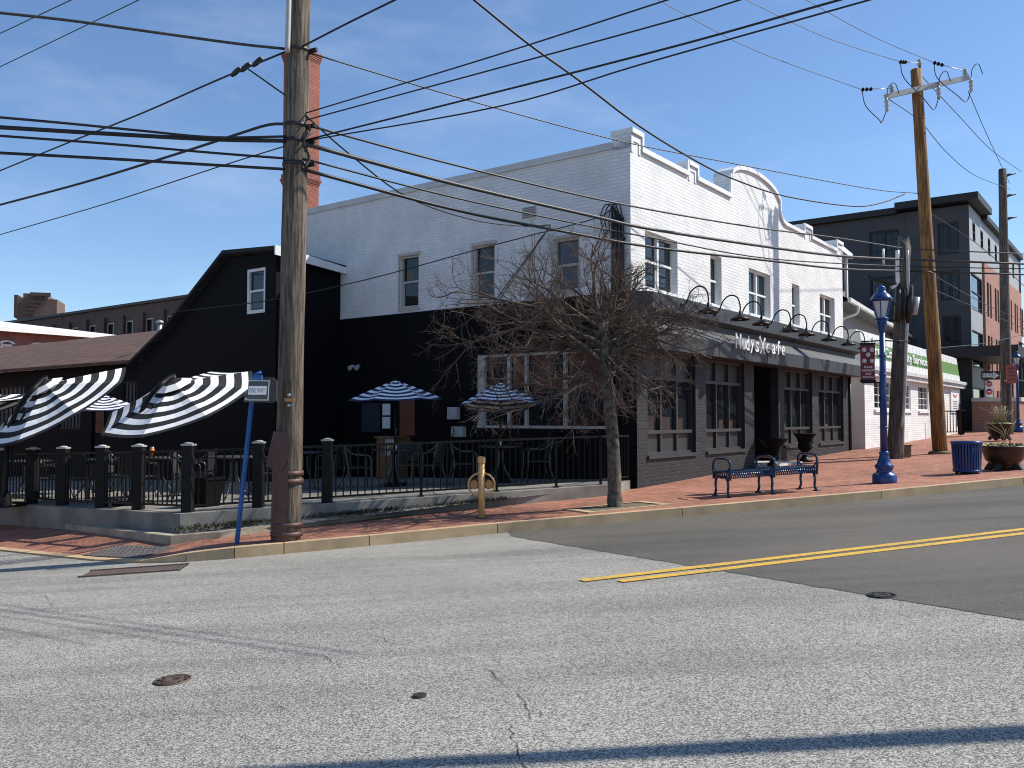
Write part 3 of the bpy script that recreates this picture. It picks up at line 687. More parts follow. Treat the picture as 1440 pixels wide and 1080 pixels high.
# recessed entrance
mb = MB(); r0, r1 = 6.12, 7.86; ry = 1.15
mb.quad([(r0, .1, -.3), (r0 + .15, ry, -.3), (r0 + .15, ry, 3.0), (r0, .1, 3.0)]); mb.quad([(r1, .1, -.3), (r1 - .15, ry, -.3), (r1 - .15, ry, 3.0), (r1, .1, 3.0)])
mb.quad([(r0, .0, 2.99), (r1, .0, 2.99), (r1, ry, 2.99), (r0, ry, 2.99)]); mb.quad([(r0, ry, -.3), (r1, ry, -.3), (r1, ry, 3.0), (r0, ry, 3.0)])
mb.build('entrance_recess', 'black_paint', B)
mb = MB(); gzb = gz(*B2W(7, 0)); mb.prism([(6.13, .8), (7.85, .8), (7.85, -.75), (6.13, -.75)], lambda x, y, d: (x, y, d), gzb - .3, gzb + .075)
mb.build('doorstep', 'pale_concrete', B)
mb = MB(); mb.box(6.5, 6.58, ry - .06, ry - .005, gzb + .08, 2.7); mb.box(7.42, 7.5, ry - .06, ry - .005, gzb + .08, 2.7); mb.box(6.58, 7.42, ry - .06, ry - .005, 2.62, 2.7); mb.box(6.58, 7.42, ry - .06, ry - .005, 2.16, 2.26); mb.box(6.58, 7.42, ry - .06, ry - .005, gzb + .08, gzb + .35)
dr = mb.build('front_door', 'black_metal', B); p = MB(); p.box(6.58, 7.42, ry - .03, ry - .015, gzb + .35, 2.16); p.box(6.58, 7.42, ry - .03, ry - .015, 2.26, 2.62); p.build('pane', 'glass', dr)
p = MB(); p.tube([(7.34, ry - .06, 1.4), (7.34, ry - .13, 1.4), (7.34, ry - .13, 1.75), (7.34, ry - .06, 1.75)], .013, 6); p.build('handle', 'steel', dr)
# cornice
pr = [(0, ZB - .003), (-.5, ZB - .06), (-.5, 3.8), (-.3, 3.72), (-.3, 3.6), (-.36, 3.58), (-.6, 3.34), (-.6, 3.0), (SF - .002, 3.0), (SF - .002, 3.03), (0, 3.03)]
mb = MB(); mb.prism(pr, lambda y, z, d: (d, y, z), -.04, 14.55)
for k in range(1, 10): mb.box(k * 1.45 - .006, k * 1.45 + .006, -.606, -.599, 3.01, 3.335)
mb.build('cornice', 'grey_paint', B)
mb = MB(); mb.tube([(14.4, -.16, gz(*B2W(14.4, 0))), (14.4, -.16, 3.0)], .04, 8); mb.build('downpipe', 'grey_panel', B)

# lettering over the door
sg = thing('cafe_sign', 'white raised cafe lettering along the grey shopfront cornice', 'sign', (*B2W(5.27, -.66), 3.24), FZ)
def letters(txt, x0, x1, z, size):
    x0 *= 1.1; x1 *= 1.1
    o = textmesh('lettering', txt, size, 'sign_white', sg, (0, 0, 0), (pi / 2, 0, 0), .008, 'LEFT', bold=.005)
    xs = [v.co.x for v in o.data.vertices]; w = max(xs) - min(xs); o.scale = ((x1 - x0) / w, 1, 1); o.location = (x0 - min(xs) * (x1 - x0) / w, 0, z); return o
letters('N', -1.46, -1.18, 0, .5); letters('ud', -1.12, -.74, 0, .49); letters('y', -.68, -.45, .06, .46); letters('s', -.39, -.18, 0, .5); letters('c\u00b7a\u00b7f\u00b7e', .25, 1.46, .02, .48)
mb = MB(); mb.bar((-.12, .0, -.03), (.17, 0, .34), .034, .026, up=(0, 1, 0)); mb.bar((-.12, .0, .34), (.17, 0, -.03), .033, .028, up=(0, 1, 0))
for k in range(3): mb.bar((-.16 + k * .02, 0, .31 + k * .02), (-.17 + k * .03, 0, .36 + k * .02), .012, .019, up=(0, 1, 0))
mb.bar((.16, 0, .29), (.21, 0, .36), .055, .019, up=(0, 1, 0)); mb.build('crossed_cutlery', 'sign_white', sg)
# gooseneck lamps
def goose():
    t = thing('gooseneck_lamp', 'x', 'wall lamp', (0, 0, 0), FZ)
    mb = MB(); mb.lathe([(.001, 0), (.07, 0), (.07, .02), (.001, .02)], 12); mb.v = [(x, -z, y) for x, y, z in mb.v]; mb.build('wall_plate', 'black_metal', t)
    P = [(0, -.02, 0), (0, -.1, .06), (0, -.2, .26), (0, -.36, .36), (0, -.52, .3), (0, -.58, .12), (0, -.58, .0)]
    mb = MB(); mb.tube(catmull(P, 5), .016, 8); mb.build('arm', 'black_metal', t)
    mb = MB(); mb.lathe([(.03, .0), (.035, -.06), (.06, -.09), (.19, -.16), (.215, -.2), (.205, -.2), (.17, -.155), (.02, -.1)], 24, (0, -.58, 0)); mb.build('shade', 'black_metal', t)
    mb = MB(); mb.lathe([(.02, -.11), (.05, -.13), (.05, -.17), (.02, -.19)], 12, (0, -.58, 0)); mb.build('bulb', 'frost', t); return t
g0 = None
gl_lab = ['nearest the corner, behind the twigs', 'beyond the first one, left of the lettering', 'over the first letters of the sign', 'over the crossed cutlery of the sign', 'over the last letters of the sign', 'right of the lettering, over the third shop window', 'second from the far end of the shopfront', 'at the far end of the shopfront']
for i, s in enumerate((1.25, 2.9, 4.15, 6.1, 7.3, 9.15, 11.0, 12.75)):
    x, y = B2W(s, -.5); lab = 'black gooseneck lamp on the cornice, ' + gl_lab[i]
    if g0 is None: g0 = goose(); g0.location = (x, y, 3.98); g0['label'] = lab; g0['group'] = 'gooseneck lamps on the cafe cornice'
    else: dup(g0, (x, y, 3.98), FZ, lab)
# service mast and boxes on the side wall
t = thing('service_mast', 'black bundle of electric conduits climbing the white wall corner above the tree', 'conduit mast', (*B2W(-.06, .25), 4.2), FZ)
mb = MB()
for k in range(4): mb.tube([(0, -.1 + k * .075, -.3), (.0, -.1 + k * .075, 1.45 + .08 * k)], .032, 8)
mb.box(-.03, .055, -.14, .17, .2, .26); mb.box(-.03, .055, -.14, .17, 1.0, 1.06); mb.build('conduit', 'cable', t)
mb = MB()
for k in range(4): mb.tube(catmull([(0, -.1 + k * .075, 1.45 + .08 * k), (-.06, -.05 + k * .1, 1.75), (-.1, .05 + k * .1, 1.5), (-.05, .1 + k * .06, 1.15)], 5), .012, 6)
mb.build('cable_loops', 'cable', t)
def wbox(name, label, cat, s, tt, z, w, h, d, mat, extra=None):
    t = thing(name, label, cat, (*B2W(s, tt), z), FZ); mb = MB(); mb.box(-d, 0, -w / 2, w / 2, 0, h); mb.build('case', mat, t, bevel=.01)
    mb = MB(); mb.box(-d - .012, -d - .0005, -w / 2 + .02, w / 2 - .02, .02, h - .02); mb.build('cover_plate', mat, t); return t
wbox('meter_box', 'grey electric box on the black side wall, upper of two', 'electric box', -.025, 4.55, 1.62, .3, .28, .12, 'grey_plastic')
u = wbox('meter_box', 'pale electric box with a black cable, lower of two on the black side wall', 'electric box', -.025, 4.4, 1.22, .36, .24, .12, 'grey_plastic')
mb = MB(); mb.tube(catmull([(-.15, .1, .22), (-.17, .05, .1), (-.16, .12, .02), (-.16, .16, -.2)], 5), .012, 6); mb.build('cable', 'cable', u)
t = thing('menu_board', 'two white menu sheets pinned beside the side door', 'menu', (*B2W(-.03, 6.75), 1.4), FZ)
for z in (0, .32): mb = MB(); mb.box(-.012, 0, -.13, .13, z, z + .28); mb.build('sheet', 'paper', t)
t = thing('flood_light', 'twin white security flood lights high on the black wall', 'flood light', (*B2W(-.03, 7.75), 2.95), FZ)
mb = MB(); mb.box(-.04, 0, -.05, .05, -.05, .05); mb.build('base', 'black_metal', t)
for y in (-.11, .11):
    mb = MB(); mb.tube([(-.05, y * .5, 0), (-.09, y, 0), (-.16, y * 1.1, -.04), (-.2, y * 1.15, -.06)], [.02, .045, .06, .065], 10); mb.build('lamp_head', 'grey_plastic', t)
t = thing('wall_box', 'small white alarm box low on the white side wall between two windows', 'alarm box', (*B2W(-.003, 4.5), 4.24), FZ)
mb = MB(); mb.box(-.1, 0, -.06, .06, 0, .12); mb.build('case', 'grey_white', t); mb = MB(); mb.tube([(-.05, -.06, .05), (-.08, -.25, .2)], .012, 6); mb.build('bracket_arm', 'grey_plastic', t)

# black gabled wing and brown roofed low wing
GS = -2.04
t = thing('black_gable_building', 'black painted gabled building with one white sash window joining the white cafe wall', 'building', (BX, BY, 0), FZ)
gp = [(8.45, 5.62), (10.33, 5.68), (12.9, 3.95), (14.5, 3.15)]
gm = lambda u, v, d: (GS + d, u, v)
mb = MB()
ops = [(8.86, 9.58, 4.2, 5.3)]
wall(mb, gm, 8.45, 9.9, -.6, 5.62, ops, .14)
top = [(9.9, 5.655), (10.33, 5.68), (12.9, 3.95), (14.5, 3.15)]
for (a, za), (b, zb) in zip(top, top[1:]): mb.quad([gm(a, -.6, 0), gm(b, -.6, 0), gm(b, zb, 0), gm(a, za, 0)])
mb.quad([gm(8.45, 5.62, 0), gm(9.9, 5.62, 0), gm(9.9, 5.655, 0)])
mb.build('gable_wall', 'black_paint', t)
mb = MB(); mb.quad([(GS, 8.45, -.6), (-.021, 8.45, -.6), (-.021, 8.45, 5.42), (GS, 8.45, 5.62)])
mb.build('return_wall', 'black_paint', t)
mb = MB()
rp = [(8.25, 5.63), (10.36, 5.76), (13.0, 3.98), (14.75, 3.1)]
for (a, za), (b, zb) in zip(rp, rp[1:]):
    q = [(GS - .18, a, za), (GS - .18, b, zb), (4, b, zb), (4, a, za)] if a > 9 else [(GS - .18, a, za), (GS - .18, b, zb), (-.003, b, zb - .17), (-.003, a, za - .17)]
    mb.quad(q); mb.quad([(x, y, z + .09) for x, y, z in q])
    for i in range(4): p_, q_ = q[i], q[(i + 1) % 4]; mb.quad([p_, q_, (q_[0], q_[1], q_[2] + .09), (p_[0], p_[1], p_[2] + .09)])
mb.quad([(-.003, 9.0, 5.6), (4, 9.0, 5.6), (4, 10.36, 5.72), (-.003, 10.36, 5.72)])
mb.build('roof', 'roof_grey', t)
mb = MB(); mb.v += [(GS - .2, 8.23, 5.5), (-.003, 8.23, 5.33), (-.003, 8.23, 5.5), (GS - .2, 8.23, 5.73), (GS - .2, 8.27, 5.5), (-.003, 8.27, 5.33), (-.003, 8.27, 5.5), (GS - .2, 8.27, 5.73)]
for q in ((0, 1, 2, 3), (4, 5, 6, 7), (0, 1, 5, 4), (1, 2, 6, 5), (2, 3, 7, 6), (3, 0, 4, 7)): mb.f.append(q); mb.mi.append(0); mb.sm.append(False)
mb.build('fascia', 'white_trim', t)
sash_window(t, gm, 8.86, 9.58, 4.2, 5.3, dep=.06, fw=.07)
mb = MB(); mb.tube([(GS + .3, 11.25, 5.0), (GS + .3, 11.25, 5.5)], .05, 8); mb.lathe([(.09, 0), (.09, .05), (.02, .1)], 10, (GS + .3, 11.25, 5.48)); mb.build('roof_vent', 'black_metal', t)

t = thing('brown_roof_wing', 'low black wing with a brown shingle roof behind the patio', 'building', (BX, BY, 0), FZ)
wm = lambda u, v, d: (-1.55 + d, u, v)
wops = [(15.3, 16.15, 1.95, 2.72), (22.4, 24.4, 1.3, 2.72), (18.6, 20.0, 1.3, 2.72), (17.0, 17.9, .2, 2.3)]
mb = MB(); wall(mb, wm, 14.5, 34, -1.2, 3.25, wops, .12); mb.build('wall', 'black_paint', t)
mb = MB(); q0, q1 = (-2.0, 3.2), (2.4, 4.75)
for dz in (0, .1): mb.quad([(q0[0], 13.1, q0[1] + dz), (q0[0], 36, q0[1] + dz), (q1[0], 36, q1[1] + dz), (q1[0], 13.1, q1[1] + dz)])
mb.quad([(q0[0], 13.1, q0[1]), (q0[0], 36, q0[1]), (q0[0], 36, q0[1] + .1), (q0[0], 13.1, q0[1] + .1)])
mb.quad([(q1[0], 13.1, q1[1] + .1), (q1[0], 36, q1[1] + .1), (6.8, 36, 3.3), (6.8, 13.1, 3.3)])
mb.build('roof', 'roof_brown', t)
for o_ in wops[:3]: sash_window(t, wm, *o_, dep=.06, gl='dusty_glass', frame='black_metal', grid=(4 if o_[1] - o_[0] < 1 else 6, 3), fw=.04)
mb = MB(); mbox(mb, wm, *wops[3], .06, .1); d_ = mb.build('door', 'black_paint', t); mb = MB(); mbox(mb, wm, 17.15, 17.75, 1.2, 2.15, .045, .0598); mb.build('pane', 'glass', d_)
vp = thing('flue_pipe', 'silver metal flue pipe with a rain cap on the brown shingle roof', 'flue', (*B2W(-.7, 15.65), 3.7), FZ)
mb = MB(); mb.tube([(0, 0, -.05), (0, 0, .78)], .075, 12); mb.build('pipe', 'steel', vp)
mb = MB(); mb.lathe([(.02, .9), (.11, .86), (.12, .8), (.08, .78)], 12); mb.build('rain_cap', 'steel', vp)
mb = MB(); mb.lathe([(.12, -.04), (.09, .03)], 12); mb.build('flashing', 'black_metal', vp)

# ------------------------------------------------------------------ background buildings, left
def chim():
    c = at(422.5, 300, 46); t = thing('brick_chimney', 'tall square orange brick chimney with corbelled top behind the near pole', 'chimney', (c.x, c.y, 0), FZ)
    zt = at(419, 76, 46).z; w = .67; mb = MB()
    mb.box(-w, w, -w, w, -1, zt - .55)
    for k in range(5): g = w + .012 + .022 * k; mb.box(-g, g, -g, g, zt - .55 + k * .085, zt - .55 + (k + 1) * .085 - .002)
    g = w + .1; mb.box(-g, g, -g, g, zt - .125, zt); mb.build('stack', 'chimney_brick', t)
    mb = MB(); zb = at(419, 262, 46).z
    for k in range(4): g = w + .02 + .03 * min(k, 3); mb.box(-g, g, -g, g, zb + k * .085, zb + (k + 1) * .085 - .002)
    g = w + .06; mb.box(-g, g, -g, g, zb + .34, zb + .6); mb.build('band', 'chimney_brick', t)
chim()
c = at(172, 474, 58); t = thing('white_roof_brick_building', 'red brick building with arched white windows under a white metal roof', 'building', (c.x, c.y, 0), FZ)
ze = c.z; mb = MB(); WX, WY = c.x, c.y; fmm = lambda u, v, d: (u, d, v)
wo = []
def wsx(px):
    w = vplane(px, 470, (WX, WY), (WX + .6, WY + .8)); return (w.x - WX) * .6 + (w.y - WY) * .8
for a, b in ((1, 19), (45, 62), (74, 90), (-52, -32)): wo.append((wsx(a), wsx(b), ze - 3.4, ze - .95))
wall(mb, fmm, -42, 0, -4, ze, wo, .2); mb.quad([(0, 0, -4), (0, 14, -4), (0, 14, ze), (0, 0, ze)]); mb.build('wall', 'red_brick', t)
mb = MB(); mb.quad([(.6, -.6, ze), (-42, -.6, ze), (-42, 7, ze + 1.15), (-6, 7, ze + 1.15)]); mb.quad([(.6, -.6, ze), (-6, 7, ze + 1.15), (.6, 14.6, ze)]); mb.quad([(.6, -.6, ze - .25), (-42, -.6, ze - .25), (-42, -.6, ze), (.6, -.6, ze)]); mb.quad([(.6, 14.6, ze), (-6, 7, ze + 1.15), (-42, 7, ze + 1.15), (-42, 14.6, ze)]); mb.quad([(.6, -.6, ze - .25), (.6, 14.6, ze - .25), (.6, 14.6, ze), (.6, -.6, ze)])
mb.build('roof', 'roof_white', t)
for w in wo[:5]:
    o_ = sash_window(t, fmm, w[0] + .02, w[1] - .02, w[2], w[3], dep=.1, fw=.16, grid=(4, 5))
    mb = MB(); cx = (w[0] + w[1]) / 2; hw_ = (w[1] - w[0]) / 2
    for j in range(10):
        a0, a1 = j * pi / 10, (j + 1) * pi / 10
        mb.prism([(cx - r_ * cos(a), w[3] + r_ * sin(a) * .45) for r_, a in ((hw_ + .1, a0), (hw_ + .1, a1), (hw_ - .1, a1), (hw_ - .1, a0))], lambda u, v, d: (u, d, v), -.06, -.004)
    pn = MB(); pn.prism([(cx - (hw_ - .08) * cos(a), w[3] + .4 * (hw_ - .08) * sin(a)) for a in [j * pi / 10 for j in range(11)]], lambda u, v, d: (u, d, v), -.02, -.005); pn.build('arched_pane', 'dusty_glass', o_)
    mb.build('arched_head', 'white_trim', o_)
mb = MB(); mb.lathe([(1.0, 0), (1.0, .9), (1.5, 1.0), (1.5, 1.7), (1.2, 2.1), (.4, 2.25)], 20, (-10.5, 5.5, ze + .9)); mb.build('roof_ventilator', 'roof_white', t)
c0_ = at(26, 440, 85); c1_ = at(78, 440, 85); zt = at(50, 413, 85).z; w = c1_.x - c0_.x
t = thing('brick_tower', 'square old brick tower with a stepped stair line on its face, beyond the white roof', 'tower', ((c0_.x + c1_.x) / 2, 85, 0), radians(17))
w *= .96
mb = MB(); mb.box(-w / 2, w / 2, 0, 4, -5, zt - .5); mb.box(-w / 2 + .5, w / 2 - 1.0, .01, 3.9, zt - .5, zt); mb.build('tower_wall', 'tower_brick', t)
mb = MB(); mb.box(-w / 2 - .25, -w / 2 + .05, -.15, 4.1, zt - 2.4, zt - .2); mb.box(-.6, 1.2, -.22, -.01, zt - .25, zt + .1)
for k in range(5): mb.box(-1.1 - .0 * k - k * .12 + .4, .9 - k * .28, -.18, -.02, zt - .55 - k * .38, zt - .4 - k * .38)
mb.bar((1.0, -.1, zt - .2), (-.4, -.1, zt - 2.3), .18, .14); mb.build('stair', 'dark_brick', t)
c = at(300, 414, 64); t = thing('long_mill_building', 'long dark brick mill with a row of tall narrow windows beyond the brown roof', 'building', (c.x, c.y, 0), FZ)
zt = c.z; mb = MB(); wo = [(2 + k * 3.0, 3.3 + k * 3.0, zt - 3.6, zt - 1.15) for k in range(14)]; sm2 = lambda u, v, d: (d, u, v)
wall(mb, sm2, -8, 48, -5, zt, wo, .25)
for k in range(16): mb.box(-.22, -.003, .2 + k * 3.0, .95 + k * 3.0, -5, zt - .7)
mb.quad([(0, -8, zt), (0, 48, zt), (14, 48, zt), (14, -8, zt)]); mb.build('wall', 'mill_brick', t)
mb = MB(); mb.box(-.3, 14, -8, 48, zt + .003, zt + .22); mb.build('cornice', 'apt_black', t)
for w in wo[:9]: sash_window(t, sm2, *w, dep=.15, frame='cream_trim', fw=.1)
# neighbours across the side street and the road: seen mirrored in the panes
t = thing('corner_brick_house', 'red brick house with dark pitched roof across the side street, mirrored in cafe side windows', 'house', (-25, 10, 0), radians(100))
mb = MB(); hw = [(-9, 9)]
wf2 = [(-7.5 + k * 3, -6.3 + k * 3, z, z + 1.7) for k in range(6) for z in (.6, 3.7)]
frn = lambda u, v, d: (u, d, v)
wall(mb, frn, -9, 9, -3, 6.2, wf2, .15); mb.quad([(-9, 0, -3), (-9, 9, -3), (-9, 9, 6.2), (-9, 0, 6.2)]); mb.quad([(9, 0, -3), (9, 9, -3), (9, 9, 6.2), (9, 0, 6.2)]); mb.quad([(-9, 9, -3), (9, 9, -3), (9, 9, 6.2), (-9, 9, 6.2)])
mb.build('wall', 'red_brick', t)
mb = MB(); mb.quad([(-9.4, -.4, 6.1), (9.4, -.4, 6.1), (9.4, 4.5, 8.6), (-9.4, 4.5, 8.6)]); mb.quad([(-9.4, 9.4, 6.1), (9.4, 9.4, 6.1), (9.4, 4.5, 8.6), (-9.4, 4.5, 8.6)]); mb.quad([(-9, 0, 6.2), (-9, 9, 6.2), (-9, 4.5, 8.5)]); mb.quad([(9, 0, 6.2), (9, 9, 6.2), (9, 4.5, 8.5)])
mb.build('roof', 'roof_grey', t)
for w in wf2: sash_window(t, frn, *w, dep=.08)
t = thing('flat_roofed_block', 'dark brick block across the plaza, mirrored in the cafe shop windows', 'building', (41, 38, 0), radians(-45))
mb = MB(); wf2 = [(-11 + k * 3.2, -9.4 + k * 3.2, z, z + 1.8) for k in range(7) for z in (2, 5.2)]
wall(mb, frn, -12, 12, -2, 7.6, wf2, .15); mb.quad([(-12, 0, -2), (-12, 8, -2), (-12, 8, 7.6), (-12, 0, 7.6)]); mb.quad([(12, 0, -2), (12, 8, -2), (12, 8, 7.6), (12, 0, 7.6)]); mb.quad([(-12, 0, 7.6), (12, 0, 7.6), (12, 8, 7.6), (-12, 8, 7.6)])
mb.build('wall', 'dark_brick', t)
for w in wf2: sash_window(t, frn, *w, dep=.08)
# ------------------------------------------------------------------ green signed office beside the cafe
gx, gy = B2W(15.5, -.33); GB = thing('green_sign_office', 'low white brick office with a green signboard parapet beyond the cafe', 'building', (gx, gy, 0), FZ)
GL = 17.3; gb = gz(gx, gy)
def on_face(px, py, ox, oy, ax):            # coordinates of a picture point on a wall plane through (ox, oy)
    d = (.6, .8) if ax == 's' else (-.8, .6)
    w = vplane(px, py, (ox, oy), (ox + d[0], oy + d[1])); return ((w.x - ox) * d[0] + (w.y - oy) * d[1], w.z)
def rect(px0, py0, px1, py1, ox, oy, ax='s'):
    a, b = on_face(px0, py0, ox, oy, ax), on_face(px1, py1, ox, oy, ax)
    return (min(a[0], b[0]), max(a[0], b[0]), min(a[1], b[1]), max(a[1], b[1]))
gw = []
for a, b in ((1229, 1254), (1268, 1281), (1291, 1306)):
    r = rect(a, 537 if a < 1260 else 540, b, 579 if a < 1260 else 583, gx, gy); gw.append((r[0], r[1], 1.95, 3.0))
mb = MB(); wall(mb, fm, 0, GL, -.4, 3.28, gw, .12); mb.quad([(GL, 0, -.4), (GL, 9, -.4), (GL, 9, 3.3), (GL, 0, 3.3)]); mb.build('wall', 'white_brick', GB)
mb = MB(); mb.quad([(0, 0, -.4), (0, 9, -.4), (0, 9, 4.6), (0, .5, 4.6), (0, .5, 3.5), (0, 0, 3.3)]); mb.quad([(0, .5, 4.5), (GL, .5, 4.5), (GL, 9, 4.5), (0, 9, 4.5)]); mb.build('end_wall', 'shade_wall', GB)
mb = MB(); mb.box(-.12, GL + .15, -.22, -.003, 3.1, 3.28); mb.box(-.18, GL + .2, -.3, .1, 3.282, 3.42); mb.box(-.1, -.003, .1, 9, 3.1, 3.42); mb.build('cornice', 'grey_white', GB)
def slope_y(z): return -.02 + (z - 3.45) * .13
mb = MB()
for z0, z1, mi in ((3.45, 3.75, 0), (3.75, 4.3, 1), (4.3, 4.62, 0)):
    mb.quad([(.02, slope_y(z0), z0), (GL, slope_y(z0), z0), (GL, slope_y(z1), z1), (.02, slope_y(z1), z1)], mi)
mb.quad([(GL, slope_y(3.45), 3.45), (GL, .5, 3.45), (GL, .5, 4.62), (GL, slope_y(4.62), 4.62)]); mb.quad([(.02, slope_y(3.45), 3.45), (.02, .5, 3.45), (.02, .5, 4.62), (.02, slope_y(4.62), 4.62)])
k = .3
while k < GL:
    for z0, z1, mi in ((3.46, 3.75, 0), (4.3, 4.6, 0)): mb.bar((k, slope_y(z0) - .002, z0), (k, slope_y(z1) - .002, z1), .02, .012, up=(0, 1, 0), mi=mi)
    k += .62
mb.build('sign_parapet', ['clad_white', 'green_sign'], GB)
mb = MB(); mb.box(0, GL, .24, .5, 4.622, 4.68); mb.build('parapet_cap', 'white_trim', GB)
for w in gw: sash_window(GB, fm, *w, dep=.08, grid=(3 if w[1] - w[0] > 1.6 else 2, 4), fw=.06, sill=.07)
mb = MB()
for x in (1.2, 5.3, 9.5): mb.box(x, x + .02, -.012, -.002, 2.5, 2.68)
gs_ = thing('office_sign', 'white lettering on the green signboard of the low white office', 'sign', (*B2W(15.5 + 5.6, -.33 - .06), 3.8), FZ)
def glet(txt, x0, x1, z, size):
    o = textmesh('lettering', txt, size, 'sign_white', gs_, (0, 0, 0), (pi / 2 - .13, 0, 0), .012, 'LEFT', bold=.003)
    xs = [v.co.x for v in o.data.vertices]; w = max(xs) - min(xs); o.scale = ((x1 - x0) / w, 1, 1); o.location = (x0 - min(xs) * (x1 - x0) / w, slope_y(3.8 + z) - .0, z)
r0 = on_face(1220, 500, gx, gy, 's')[0] - 5.6; r1 = on_face(1305, 505, gx, gy, 's')[0] - 5.6
glet('Area Community Services', r0 + .3, r1, .08, .5); glet('PACS', r0 + .9, r0 + 2.6, .52, .3)
ns = rect(1335, 533, 1347, 577, gx, gy); t = thing('notice_panel', 'white notice panel with a small red emblem at the far end of the white office', 'notice', (*B2W(15.5 + ns[0], -.33), 0), FZ)
mb = MB(); mb.box(0, ns[1] - ns[0], -.06, -.004, 1.9, 3.0); mb.build('panel', 'sign_white', t); mb = MB(); w = ns[1] - ns[0]
mb.bar((w * .25, -.066, 2.78), (w * .5, -.066, 2.66), .02, .06, up=(0, 0, 1)); mb.bar((w * .5, -.0665, 2.66), (w * .75, -.0665, 2.78), .02, .06, up=(0, 0, 1)); mb.build('emblem', 'sign_red', t)
mb = MB()
for k in range(4): mb.box(w * .25, w * .75, -.07, -.0605, 2.1 + k * .11, 2.14 + k * .11)
mb.build('printed_lines', 'steel', t)
# house with a dormer behind the office
hc = at(1176, 424, 34.5); H = thing('dormer_house', 'old grey house with charcoal roof and a white trimmed dormer behind the cafe end', 'house', (hc.x, hc.y, 0), radians(90 - 31.7))
he = hc.z - .1; mb = MB(); ho = [(1.2, 2.1, he - 2.4, he - .9), (3.4, 4.3, he - 2.4, he - .9), (6.2, 7.1, he - 2.4, he - .9), (9.2, 10.1, he - 2.4, he - .9)]
wall(mb, fm, -1, 19, -1, he, ho, .1); mb.quad([(-1, 0, -1), (-1, 9, -1), (-1, 9, he), (-1, 0, he)]); mb.quad([(19, 0, -1), (19, 9, -1), (19, 9, he), (19, 0, he)]); mb.build('wall', 'house_wall', H)
for w in ho: sash_window(H, fm, *w, dep=.06, fw=.07)
mb = MB(); mb.quad([(-1.4, -.7, he), (14, -.7, he), (14, 3.2, he + 2.6), (-1.4, 3.2, he + 2.6)]); mb.quad([(-1.4, 7, he), (14, 7, he), (14, 3.2, he + 2.6), (-1.4, 3.2, he + 2.6)]); mb.quad([(14, -.7, he), (14, 7, he), (14, 3.2, he + 2.6)]); mb.quad([(14, -.7, he), (19.3, -.7, he), (19.3, 5, he + .8), (14, 5, he + .8)])
mb.build('roof', 'roof_grey', H)
mb = MB(); mb.box(-1.45, 19.3, -.82, -.7, he - .12, he + .03); mb.build('gutter', 'grey_white', H); mb = MB(); mb.box(-1.4, 19.3, -.7, -.002, he - .13, he - .1); mb.build('soffit', 'apt_dark', H); mb = MB(); mb.tube(catmull([(.3, -.76, he - .1), (.3, -.7, he - .4), (.3, -.1, he - .7), (.3, -.08, he - 2)], 4), .06, 8); mb.build('downpipe', 'grey_white', H)
mb = MB(); d0, d1 = 1.6, 4.2; dz = he + 2.55
mb.quad([(d0, .4, he + .6), (d1, .4, he + .6), (d1, .4, dz), (d0, .4, dz)]); mb.quad([(d0, .4, he + .5), (d0, 3.2, he + 2.4), (d0, 3.2, dz + .1), (d0, .4, dz)]); mb.quad([(d1, .4, he + .5), (d1, 3.2, he + 2.4), (d1, 3.2, dz + .1), (d1, .4, dz)])
dm = mb.build('dormer', 'house_wall', H); mb = MB(); mb.box(d0 - .2, d1 + .25, .15, .38, dz - .02, dz + .2); mb.box(d1 - .15, d1 + .04, .32, .396, he + .6, dz - .021); mb.box(d0 - .04, d0 + .15, .32, .396, he + .6, dz - .021); mb.quad([(d0 - .2, .15, dz + .2), (d1 + .25, .15, dz + .2), (d1 + .25, 3.3, dz + .3), (d0 - .2, 3.3, dz + .3)]); mb.build('dormer_trim', 'white_trim', dm)
p = MB(); p.box(d0 + .5, d1 - .5, .36, .399, he + 1.0, dz - .3); p.build('dormer_window', 'glass', dm)
# apartment block
ax_, ay_ = (1368 - 720) / F * 46, 46.0
A = thing('apartment_block', 'four storey apartment block, charcoal cladding on one side and orange brick on the other', 'building', (ax_, ay_, 0), FZ)
zt = on_face(1367, 293, ax_, ay_, 's')[1]; zb0 = gz(ax_, ay_) - 1
R = lambda *q: rect(*q, ax_, ay_, 't')
lw = [R(1318, 315, 1349, 356), R(1322, 382, 1350, 421), R(1325, 445, 1352, 486), R(1222, 325, 1265, 358), R(1232, 385, 1262, 420)]
lw = [(a, b, round(c, 2), round(d, 2)) for a, b, c, d in lw]
st_ = [(lw[0][2], lw[0][3]), (lw[1][2], lw[1][3]), (lw[2][2], lw[2][3])]
t1 = 9.6
for z0, z1 in st_: lw += [(t1, t1 + 2.2, z0, z1), (t1 + 5, t1 + 7.2, z0, z1)]
lw = [lw[0], lw[1], lw[2]] + [(lw[3][0], lw[3][1], *st_[0]), (lw[3][0], lw[3][1], *st_[1]), (lw[3][0], lw[3][1], *st_[2])] + lw[5:]
mb = MB(); wall(mb, sm_, 0, 26, zb0, zt, lw, .15)
for z in (st_[0][0] - .4, st_[1][0] - .4, st_[2][0] - .4): mb.box(-.02, -.002, .02, 26, z - .03, z)
for y in (3.2, 6.6, 8.4, 13.5): mb.box(-.018, -.002, y, y + .03, zb0, zt)
mb.build('clad_wall', 'apt_dark', A)
for w in lw: sash_window(A, sm_, *w, units=2, dep=.1, frame='apt_black', fw=.12, grid=(2, 3))
zbk = on_face(1381, 372, ax_, ay_, 's')[1]; sb = on_face(1381, 372, ax_, ay_, 's')[0]
stories = [(zbk + .9, zt - .7)] + [(zbk - 2.9 - k * 3.1, zbk - .9 - k * 3.1) for k in range(3)]
rw = []; rb = []
